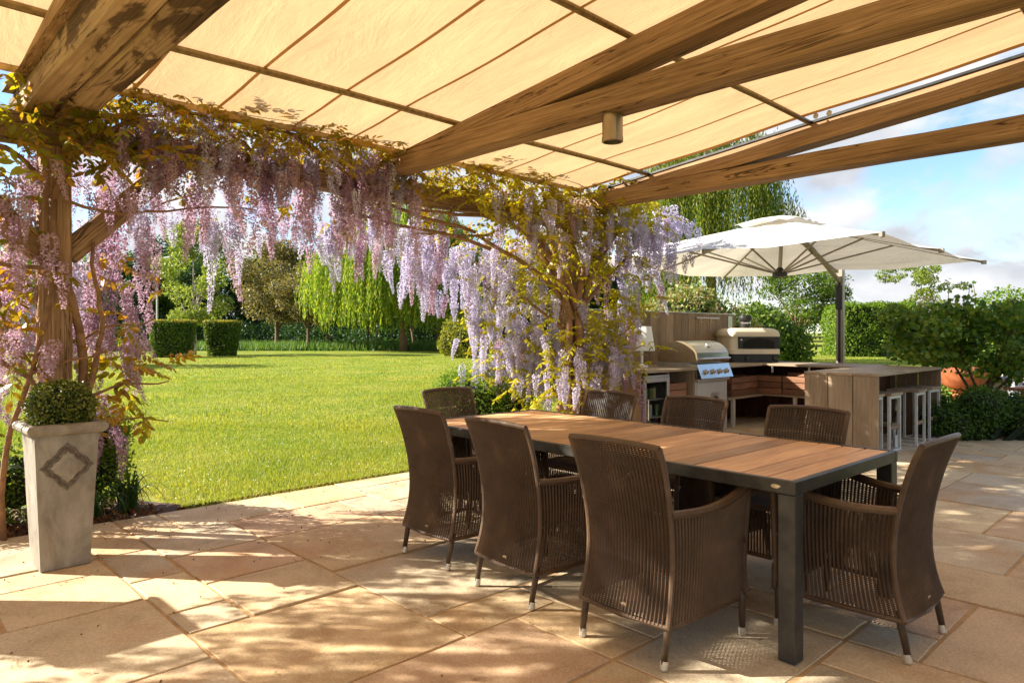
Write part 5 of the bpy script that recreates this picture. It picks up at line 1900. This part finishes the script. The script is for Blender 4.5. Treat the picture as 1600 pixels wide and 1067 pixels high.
# ------------------------------------------------------------------ bed plants
def strap_plant(label, v, u, n, Lm, seed, wid=.016):
    rng = np.random.default_rng(seed)
    t = thing('strap_plant', label, 'plant', W2(v, u, -.02), 0, 'strap-leaved plants beside the planter')
    for i in range(n):
        a = rng.uniform(0, 2 * math.pi); L_ = Lm * rng.uniform(.6, 1.1); out = rng.uniform(.3, .95)
        mb = MB(); vs = []
        pts = bez((0, 0, 0), (math.cos(a) * .05, math.sin(a) * .05, L_ * .6), (math.cos(a) * L_ * out * .6, math.sin(a) * L_ * out * .6, L_ * .85), (math.cos(a) * L_ * out, math.sin(a) * L_ * out, L_ * rng.uniform(.1, .6)), 7)
        s = Vector((-math.sin(a), math.cos(a), 0))
        for j, p in enumerate(pts):
            w = wid * (1 - (j / 7) ** 2) * .5 + .0008
            b0_ = Vector((random.uniform(-.02, .02), 0, 0)) * 0
            vs += [p - s * w, p + s * w]
        mb.add(vs, [(2 * j, 2 * j + 1, 2 * j + 3, 2 * j + 2) for j in range(7)])
        mb.build('leaf', 'leaf_strap', t, smooth=True, loc=(rng.uniform(-.05, .05), rng.uniform(-.05, .05), 0))


strap_plant('strap-leaved clump arching onto the grass right of the emblem planter', 1.62, 5.92, 55, .42, 101)
strap_plant('strap-leaved clump tucked tight behind the emblem planter', 1.36, 5.84, 45, .38, 102)
shrub('box_shrub', 'clipped dark green shrub left of the emblem planter', W2(.62, 6.05).x, W2(.62, 6.05).y, [(0, 0, .3, .36, .34, .34), (-.4, -.1, .32, .36, .34, .34), (.2, .25, .3, .3, .3, .3)], 7000, .026, 'leaf_green', 103, z0=-.02)
shrub('hebe_shrub', 'small bright green shrub behind the emblem planter', W2(1.45, 6.15).x, W2(1.45, 6.15).y, [(0, 0, .35, .27, .25, .35), (.1, -.05, .62, .2, .2, .2), (-.15, .05, .55, .2, .2, .22)], 6000, .03, 'leaf_bright', 104, z0=-.02)

# ------------------------------------------------------------------ wisteria
def raceme_verts(L, n, seed, rad=.052, fl=.0205):
    """a hanging flower cluster: top at the origin"""
    rng = np.random.default_rng(seed)
    t = np.sort(rng.random(n) ** .85)
    a = np.arange(n) * 2.4 + rng.normal(size=n) * .3
    r = rad * (1 - .78 * t ** 1.3) * rng.uniform(.7, 1.1, n) * np.minimum(1, t * 9 + .35)
    sw = .02 * np.sin(t * 3 + seed)
    P = np.stack([np.cos(a) * r + sw, np.sin(a) * r, -t * L + rng.normal(size=n) * .006], 1)
    out = np.stack([np.cos(a), np.sin(a), np.full(n, .25)], 1)
    s = fl * (1 - .55 * t ** 2) * rng.uniform(.8, 1.2, n)
    up = unit(np.stack([rng.normal(size=n) * .35, rng.normal(size=n) * .35, np.ones(n)], 1))
    V1 = leaf_quads(P, s, s * 1.05, up, out + rng.normal(size=(n, 3)) * .25, .2, rng)
    A2 = unit(out + rng.normal(size=(n, 3)) * .3 + np.array([0, 0, -.5]))
    V2 = leaf_quads(P + unit(out) * s[:, None] * .4 - np.array([0, 0, 1]) * s[:, None] * .35, s * .85, s * .55, A2, up, .35, rng)
    k = 7
    st = []
    for i in range(k):
        z0_, z1_ = -L * i / k, -L * (i + 1) / k
        w = .0022
        x0_, x1_ = .02 * math.sin(i / k * 3 + seed), .02 * math.sin((i + 1) / k * 3 + seed)
        st.append([(x0_ - w, 0, z0_), (x0_ + w, 0, z0_), (x1_ + w, 0, z1_), (x1_ - w, 0, z1_)])
    return np.concatenate([V1, V2, np.array(st)])


def leaf_verts(L, pairs, seed, lw=.024, ll=.058):
    """a pinnate leaf: stalk from the origin along +x, leaflets drooping"""
    rng = np.random.default_rng(seed)
    P, A, S = [], [], []
    for i in range(pairs):
        t = .22 + .78 * i / pairs
        c = np.array([t * L, 0, -.35 * L * t * t])
        for s in (-1, 1):
            d = unit(np.array([.45, s * .75, -.55]) + rng.normal(size=3) * .22)
            sc = (.75 + .4 * math.sin(t * 2.6)) * rng.uniform(.85, 1.15)
            P.append(c + d * ll * .5 * sc); A.append(d); S.append(sc)
    d = unit(np.array([.8, 0, -.6]) + rng.normal(size=3) * .15)
    P.append(np.array([L, 0, -.35 * L]) + d * ll * .5); A.append(d); S.append(1.1)
    P, A, S = np.array(P), np.array(A), np.array(S)
    V = leaf_hexes(P, ll * S, lw * S, A, np.array([[0, 0, 1.0]]) + rng.normal(size=(len(P), 3)) * .3)
    k = 6
    tt = np.linspace(0, 1, k + 1)
    st = []
    for i in range(k):
        p0 = np.array([tt[i] * L, 0, -.35 * L * tt[i] ** 2]); p1 = np.array([tt[i + 1] * L, 0, -.35 * L * tt[i + 1] ** 2])
        w = np.array([0, .0013, 0])
        st.append(np.stack([p0 - w, p0 * .5 + p1 * .5 - w, p1 - w, p1 + w, p0 * .5 + p1 * .5 + w, p0 + w]))
    return np.concatenate([V, np.array(st)])


def rotm(n, rng, yaw=None, tilt=.25):
    a = rng.uniform(0, 2 * math.pi, n) if yaw is None else yaw
    ca, sa = np.cos(a), np.sin(a)
    Rz = np.zeros((n, 3, 3)); Rz[:, 0, 0] = ca; Rz[:, 0, 1] = -sa; Rz[:, 1, 0] = sa; Rz[:, 1, 1] = ca; Rz[:, 2, 2] = 1
    b = rng.normal(size=n) * tilt
    cb, sb_ = np.cos(b), np.sin(b)
    Ry = np.zeros((n, 3, 3)); Ry[:, 0, 0] = cb; Ry[:, 0, 2] = sb_; Ry[:, 2, 0] = -sb_; Ry[:, 2, 2] = cb; Ry[:, 1, 1] = 1
    return Rz @ Ry


RAC = [raceme_verts(L, n, 200 + i) for i, (L, n) in enumerate(((.30, 200), (.38, 245), (.46, 280), (.54, 310), (.24, 165), (.34, 170)))]
LEA = [leaf_verts(L, p, 300 + i) for i, (L, p) in enumerate(((.17, 5), (.21, 6), (.24, 6), (.15, 4)))]
_mc = {}


def inst(kind, k, mat):
    key = (kind, k, mat)
    if key not in _mc:
        src, per = (RAC, 4) if kind == 'flower_cluster' else (LEA, 6)
        me = quads_mesh(kind, src[k], per)
        me.materials.append(MATS[mat])
        _mc[key] = me
    return _mc[key]


def put(parent, kind, pos, mats, rng, smin, smax, tilt, hide=0):
    src = RAC if kind == 'flower_cluster' else LEA
    for p in pos:
        me = inst(kind, int(rng.integers(0, len(src))), mats[int(rng.integers(0, len(mats)))])
        o = bpy.data.objects.new(kind, me)
        COL.objects.link(o)
        o.parent = parent
        o.location = p
        s = rng.uniform(smin, smax)
        k_ = rng.uniform(.8, 1.15)
        o.scale = (s * k_, s * k_, s * rng.uniform(.8, 1.2)) if kind == 'flower_cluster' else (s, s, s)
        o.rotation_euler = (rng.normal() * tilt, rng.normal() * tilt, rng.uniform(0, 6.28))


def put_joined(parent, name, kind, pos, mat, rng, smin, smax, tilt):
    src = RAC if kind == 'flower_cluster' else LEA
    out = []
    pos = np.array(pos)
    which = rng.integers(0, len(src), len(pos))
    for k in range(len(src)):
        q = pos[which == k]
        if not len(q):
            continue
        Rm = rotm(len(q), rng, tilt=tilt)
        s = rng.uniform(smin, smax, len(q))
        V = src[k].reshape(-1, 3)
        W = np.einsum('nij,mj->nmi', Rm, V) * s[:, None, None] + q[:, None, :]
        out.append(W.reshape(-1, src[k].shape[1], 3))
    o = link(name, quads_mesh(name, np.concatenate(out), src[0].shape[1]), mat, parent)
    o['kind'] = 'stuff'
    return o


def U(rng, n, v, u, z):
    return np.stack([rng.uniform(*v, n), rng.uniform(*u, n), rng.uniform(*z, n)], 1)


def to_local(P, v0):
    return P - np.array([v0, PU, 0])


def twigs(parent, segs, name='twig', mat='vine_bark', n=7, sides=6):
    for pts, r0, r1 in segs:
        pts = [Vector(p) for p in pts]
        path = bez(*pts, n) if len(pts) == 4 else pts
        m = len(path) - 1
        # a little crookedness
        q = [p + Vector((random.uniform(-1, 1), random.uniform(-1, 1), random.uniform(-1, 1))) * (0.012 if 0 < i < m else 0) for i, p in enumerate(path)]
        mb = MB(); mb.tube(q, [r0 + (r1 - r0) * i / m for i in range(m + 1)], sides)
        mb.build(name, mat, parent, smooth=True)


# --- first wisteria: left post and the span of the plate
rng = np.random.default_rng(500)
V1 = 1.03
w1 = thing('wisteria', 'pink-mauve wisteria with bronze leaves climbing the left oak post and plate', 'wisteria', W2(V1, PU), TH)
pos = []
pos.append(U(rng, 90, (1.35, 3.5), (4.98, 5.28), (2.50, 2.92)))         # near face of the plate
pos.append(U(rng, 30, (2.85, 3.75), (5.0, 5.3), (2.45, 2.98)))
pos.append(U(rng, 52, (1.2, 4.4), (5.4, 6.0), (2.20, 2.62)))           # hanging outside the plate
pos.append(U(rng, 34, (2.3, 4.6), (5.45, 6.2), (2.15, 2.45)))
pos.append(U(rng, 14, (1.15, 1.7), (5.5, 6.3), (1.75, 2.45)))
put(w1, 'flower_cluster', to_local(np.concatenate(pos[:2]), V1), ['petal_pink', 'petal_pink', 'petal_lilac'], rng, .6, 1.2, .1)  # pinker mix puts the warm canopy shade into the near racemes' colour
put(w1, 'flower_cluster', to_local(np.concatenate(pos[2:]), V1), ['petal_lilac', 'petal_lilac', 'petal_pink'], rng, .6, 1.2, .1)
left = np.concatenate([U(rng, 12, (.45, .98), (4.95, 5.5), (2.0, 2.75)), U(rng, 24, (.45, 1.0), (5.1, 6.4), (1.5, 2.5)), U(rng, 26, (.5, 1.05), (5.4, 6.6), (.75, 1.6)),
                       U(rng, 22, (1.2, 1.7), (5.3, 6.0), (1.25, 2.0)), U(rng, 8, (1.15, 1.5), (5.6, 6.0), (.62, .95)), U(rng, 5, (1.3, 1.6), (5.3, 5.7), (1.0, 1.3)), U(rng, 6, (1.1, 1.5), (5.0, 5.4), (2.2, 2.6))])
put(w1, 'flower_cluster', to_local(left, V1), ['petal_pink'], rng, .5, .8, .18)
lv = np.concatenate([U(rng, 150, (1.15, 3.5), (4.9, 5.45), (2.80, 3.0)), U(rng, 40, (3.3, 4.6), (5.0, 5.6), (2.6, 2.98))])
put(w1, 'leaf', to_local(lv, V1), ['wist_leaf_bronze', 'wist_leaf_olive', 'wist_leaf_olive'], rng, .7, 1.1, .35)
lv = np.concatenate([U(rng, 34, (.4, 1.0), (4.85, 5.5), (2.2, 2.95)), U(rng, 30, (1.15, 1.7), (5.2, 5.9), (1.0, 1.95)), U(rng, 22, (.5, 1.0), (5.2, 6.3), (.7, 2.0)), U(rng, 22, (1.25, 1.75), (5.25, 5.6), (.75, 1.2)), U(rng, 8, (1.15, 1.5), (5.5, 5.9), (.6, 1.0)), U(rng, 10, (1.1, 1.45), (4.85, 5.2), (2.45, 2.72))])
put(w1, 'leaf', to_local(lv, V1), ['wist_leaf_bronze', 'wist_leaf_bronze', 'wist_leaf_lime'], rng, .9, 1.45, .4)
more = np.concatenate([U(rng, 260, (1.15, 4.6), (4.9, 5.4), (2.72, 3.0)), U(rng, 90, (1.2, 4.6), (5.1, 5.9), (2.3, 2.9)), U(rng, 190, (-2.3, .45), (4.9, 6.0), (2.25, 2.95)), U(rng, 85, (-1.3, 0.0), (5.2, 5.9), (1.6, 2.3))])  # ranges beyond the left frame edge are added to dapple the paving
put_joined(w1, 'foliage', 'leaf', to_local(more, V1), 'wist_leaf_olive', rng, .8, 1.2, .35)
moref = np.concatenate([U(rng, 40, (1.3, 4.4), (5.3, 5.9), (2.3, 2.8)), U(rng, 60, (-2.2, .45), (4.95, 5.9), (2.3, 2.8)), U(rng, 26, (-1.4, 0.0), (5.2, 5.9), (1.9, 2.5)), U(rng, 40, (.4, 1.0), (5.0, 5.7), (1.2, 2.7)), U(rng, 30, (.5, 1.0), (5.7, 6.7), (.9, 2.2)), U(rng, 30, (1.15, 1.75), (5.6, 6.4), (1.2, 2.3)), U(rng, 12, (1.2, 1.55), (5.75, 6.05), (.55, .95))])  # off-frame ranges are unseen blossom, added for the dappled sun
put_joined(w1, 'foliage', 'leaf', to_local(np.concatenate([U(rng, 90, (.35, 1.7), (4.88, 5.25), (2.45, 2.98)), U(rng, 60, (.4, 1.0), (5.0, 5.9), (1.2, 2.4))]), V1), 'wist_leaf_bronze', rng, .9, 1.4, .4)
put_joined(w1, 'blossom', 'flower_cluster', to_local(moref, V1), 'petal_pink', rng, .7, 1.1, .1)
L1 = lambda v, u, z: (v - V1, u - PU, z)
twigs(w1, [
    ([L1(1.20, 5.62, -.02), L1(1.14, 5.5, .6), L1(1.26, 5.38, .9), L1(1.17, 5.32, 1.35)], .034, .028),
    ([L1(1.17, 5.32, 1.35), L1(1.12, 5.25, 1.7), L1(.98, 5.22, 1.75), L1(1.0, 5.24, 2.2)], .028, .022),
    ([L1(1.0, 5.24, 2.2), L1(1.1, 5.15, 2.5), L1(1.15, 5.1, 2.7), L1(1.7, 5.1, 2.86)], .022, .012),
    ([L1(1.13, 5.5, .0), L1(1.28, 5.45, .5), L1(1.14, 5.3, .8), L1(1.28, 5.34, 1.25)], .024, .02),
    ([L1(1.28, 5.34, 1.25), L1(1.34, 5.3, 1.5), L1(1.2, 5.25, 1.6), L1(1.24, 5.28, 1.95)], .018, .012),
    ([L1(.80, 5.6, -.02), L1(.74, 5.5, .8), L1(.9, 5.3, .9), L1(1.0, 5.22, 1.7)], .020, .014),
    ([L1(1.0, 5.22, 1.72), L1(.8, 5.2, 1.8), L1(.6, 5.15, 1.75), L1(.35, 5.1, 1.85)], .017, .009),
    ([L1(.72, 5.2, 1.18), L1(.85, 5.22, 1.1), L1(.95, 5.24, 1.0), L1(1.1, 5.3, .82)], .016, .014),
    ([L1(.9, 5.25, 1.1), L1(1.1, 5.22, 1.17), L1(1.2, 5.26, 1.2), L1(1.32, 5.3, 1.22)], .010, .008),
    ([L1(1.18, 5.4, .85), L1(1.4, 5.35, 1.05), L1(1.6, 5.4, .98), L1(1.75, 5.4, 1.0)], .012, .005),
    ([L1(1.16, 5.45, .6), L1(1.3, 5.4, .75), L1(1.5, 5.35, .78), L1(1.72, 5.3, .72)], .012, .004),
    ([L1(1.2, 5.4, 1.3), L1(1.4, 5.35, 1.5), L1(1.5, 5.35, 1.35), L1(1.66, 5.4, 1.45)], .010, .004),
    ([L1(1.05, 5.2, 2.2), L1(1.3, 5.15, 2.05), L1(1.6, 5.2, 2.2), L1(2.0, 5.3, 2.28)], .012, .007),
    ([L1(1.9, 5.28, 2.26), L1(2.2, 5.3, 2.35), L1(2.4, 5.4, 2.25), L1(2.7, 5.5, 2.4)], .008, .004),
    ([L1(1.6, 5.1, 2.86), L1(2.2, 5.05, 2.95), L1(2.7, 5.2, 2.85), L1(3.3, 5.1, 2.92)], .014, .01),
    ([L1(2.5, 5.1, 2.9), L1(2.8, 5.05, 2.75), L1(3.0, 5.1, 2.7), L1(3.3, 5.2, 2.55)], .016, .011),
    ([L1(3.2, 5.2, 2.6), L1(3.6, 5.3, 2.45), L1(4.0, 5.3, 2.42), L1(4.6, 5.3, 2.35)], .014, .018),
    ([L1(3.0, 5.25, 2.4), L1(3.5, 5.35, 2.3), L1(4.1, 5.4, 2.38), L1(4.8, 5.3, 2.2)], .010, .02),
    ([L1(1.6, 5.1, 2.88), L1(2.3, 4.95, 3.02), L1(2.9, 5.0, 2.98), L1(3.4, 5.02, 2.97)], .006, .004),
    ([L1(.9, 5.2, 2.35), L1(.75, 5.1, 2.5), L1(.6, 5.0, 2.4), L1(.4, 4.95, 2.55)], .015, .01),
    ([L1(1.12, 5.5, 1.95), L1(1.4, 5.7, 2.1), L1(1.7, 5.8, 2.3), L1(2.3, 5.7, 2.55)], .012, .006),
    ([L1(1.0, 5.3, 1.0), L1(.8, 5.4, 1.3), L1(.7, 5.5, 1.6), L1(.62, 5.5, 2.2)], .012, .006),
])

# --- second wisteria: right post
rng = np.random.default_rng(501)
V2 = 6.06
w2 = thing('wisteria', 'lavender wisteria with lime leaves and twisted trunk on the far oak post', 'wisteria', W2(V2, PU), TH)
pos = np.concatenate([
    U(rng, 26, (4.4, 5.8), (4.95, 5.3), (2.55, 2.95)),
    U(rng, 34, (4.3, 5.9), (5.5, 6.5), (1.95, 2.5)),
    U(rng, 16, (4.8, 6.0), (5.8, 6.7), (1.65, 2.1)),
    U(rng, 30, (6.4, 7.35), (4.85, 5.4), (2.3, 2.92)),
    U(rng, 30, (7.1, 8.15), (4.95, 5.6), (2.55, 3.0)),
    U(rng, 22, (6.6, 7.3), (4.9, 5.4), (1.35, 2.3)),
    U(rng, 40, (5.7, 6.4), (5.75, 6.65), (.95, 1.75)),
    U(rng, 34, (5.75, 6.5), (5.6, 6.55), (.72, 1.15)),
    U(rng, 26, (5.8, 6.5), (4.95, 5.6), (.75, 1.35)),
    U(rng, 16, (6.3, 7.1), (4.85, 5.3), (.75, 1.25)),
    U(rng, 16, (5.6, 6.6), (5.1, 5.6), (1.5, 2.6)),
])
put(w2, 'flower_cluster', to_local(pos, V2), ['petal_lilac', 'petal_lilac', 'petal_lilac', 'petal_pink'], rng, .75, 1.1, .08)
lv = np.concatenate([
    U(rng, 130, (4.3, 7.3), (4.9, 5.4), (2.7, 3.04)),
    U(rng, 60, (4.6, 6.8), (4.95, 5.6), (2.2, 2.75)),
    U(rng, 95, (5.5, 6.7), (5.3, 6.5), (.7, 2.0)),
])
put(w2, 'leaf', to_local(lv[:190], V2), ['wist_leaf_olive', 'wist_leaf_olive', 'wist_leaf_bronze'], rng, .8, 1.25, .35)
put(w2, 'leaf', to_local(lv[190:], V2), ['wist_leaf_lime'], rng, .8, 1.25, .35)
more = np.concatenate([U(rng, 350, (4.2, 7.4), (4.85, 5.4), (2.55, 3.05)), U(rng, 520, (5.4, 7.0), (5.1, 6.6), (.5, 2.4)), U(rng, 120, (5.6, 6.6), (4.9, 5.25), (.4, 1.5)), U(rng, 100, (5.0, 7.0), (4.85, 5.15), (1.9, 2.75)), U(rng, 50, (5.9, 6.7), (4.55, 5.0), (2.72, 3.02)), U(rng, 110, (6.3, 7.2), (4.9, 5.5), (.9, 2.3)), U(rng, 70, (4.8, 6.2), (5.3, 6.2), (1.9, 2.6))])
put_joined(w2, 'foliage', 'leaf', to_local(more, V2), 'wist_leaf_lime', rng, .8, 1.2, .35)
moref = np.concatenate([U(rng, 90, (5.4, 6.6), (5.7, 6.7), (.75, 1.9)), U(rng, 50, (4.4, 6.2), (5.4, 6.5), (1.9, 2.6)), U(rng, 60, (6.3, 8.1), (4.8, 5.5), (2.3, 3.0)), U(rng, 26, (5.5, 6.7), (4.85, 5.3), (.7, 1.3)), U(rng, 40, (5.6, 6.5), (5.3, 6.0), (.75, 1.5)), U(rng, 16, (5.0, 6.9), (4.82, 5.15), (2.4, 2.95))])
put_joined(w2, 'blossom', 'flower_cluster', to_local(moref, V2), 'petal_lilac', rng, .7, 1.05, .1)
Q = lambda v, u, z: (v - V2, u - PU, z)
twigs(w2, [
    ([Q(6.02, 5.30, -.02), Q(5.9, 5.15, .5), Q(6.15, 5.2, 1.0), Q(6.0, 5.18, 1.6)], .055, .042),
    ([Q(6.15, 5.25, -.02), Q(6.22, 5.2, .6), Q(6.0, 5.2, 1.1), Q(6.14, 5.2, 1.7)], .042, .034),
    ([Q(5.95, 5.45, -.02), Q(5.85, 5.4, .5), Q(6.0, 5.2, .9), Q(5.92, 5.22, 1.6)], .045, .036),
    ([Q(6.0, 5.18, 1.6), Q(5.9, 5.15, 2.0), Q(5.6, 5.2, 2.2), Q(5.0, 5.25, 2.5)], .04, .02),
    ([Q(5.92, 5.22, 1.6), Q(5.8, 5.3, 1.9), Q(5.4, 5.4, 2.1), Q(4.7, 5.4, 2.35)], .036, .018),
    ([Q(6.14, 5.2, 1.7), Q(6.2, 5.15, 2.1), Q(6.5, 5.1, 2.4), Q(7.0, 5.15, 2.8)], .032, .016),
    ([Q(6.0, 5.18, 1.65), Q(6.05, 5.1, 2.1), Q(6.1, 5.05, 2.4), Q(6.2, 5.1, 2.85)], .042, .02),
    ([Q(6.1, 5.2, 1.6), Q(6.3, 5.15, 1.9), Q(6.6, 5.1, 2.1), Q(7.1, 5.2, 2.35)], .03, .012),
    ([Q(5.95, 5.2, 1.5), Q(5.7, 5.2, 2.0), Q(5.5, 5.1, 2.4), Q(5.3, 5.05, 2.85)], .034, .016),
    ([Q(5.0, 5.25, 2.5), Q(4.6, 5.3, 2.55), Q(4.2, 5.25, 2.45), Q(3.8, 5.3, 2.5)], .024, .01),
    ([Q(4.9, 5.3, 2.4), Q(4.6, 5.4, 2.25), Q(4.3, 5.4, 2.35), Q(4.0, 5.5, 2.3)], .016, .006),
    ([Q(7.0, 5.15, 2.8), Q(7.4, 5.2, 3.0), Q(7.8, 5.3, 3.02), Q(8.2, 5.3, 2.9)], .018, .008),
    ([Q(6.0, 5.3, 1.0), Q(5.9, 5.7, 1.3), Q(6.0, 6.0, 1.5), Q(6.0, 6.5, 1.45)], .02, .008),
    ([Q(5.95, 5.35, .6), Q(5.9, 5.7, .9), Q(6.1, 6.0, 1.1), Q(6.1, 6.5, 1.0)], .018, .006),
    ([Q(6.1, 5.2, 1.0), Q(6.4, 5.1, 1.2), Q(6.7, 5.1, 1.3), Q(7.1, 5.1, 1.55)], .016, .006),
    ([Q(6.1, 5.25, .7), Q(6.4, 5.1, .9), Q(6.7, 5.0, 1.1), Q(7.0, 5.0, 1.2)], .014, .005),
    ([Q(5.9, 5.3, 1.4), Q(5.7, 5.8, 1.8), Q(5.5, 6.1, 2.1), Q(5.2, 6.3, 2.3)], .02, .008),
    ([Q(5.9, 5.45, .1), Q(5.75, 5.75, .3), Q(5.7, 6.0, .35), Q(5.6, 6.4, .12)], .03, .02),
    ([Q(6.2, 5.1, 2.85), Q(6.0, 4.98, 3.0), Q(5.5, 4.95, 3.0), Q(5.0, 4.98, 2.98)], .008, .004),
], sides=8)
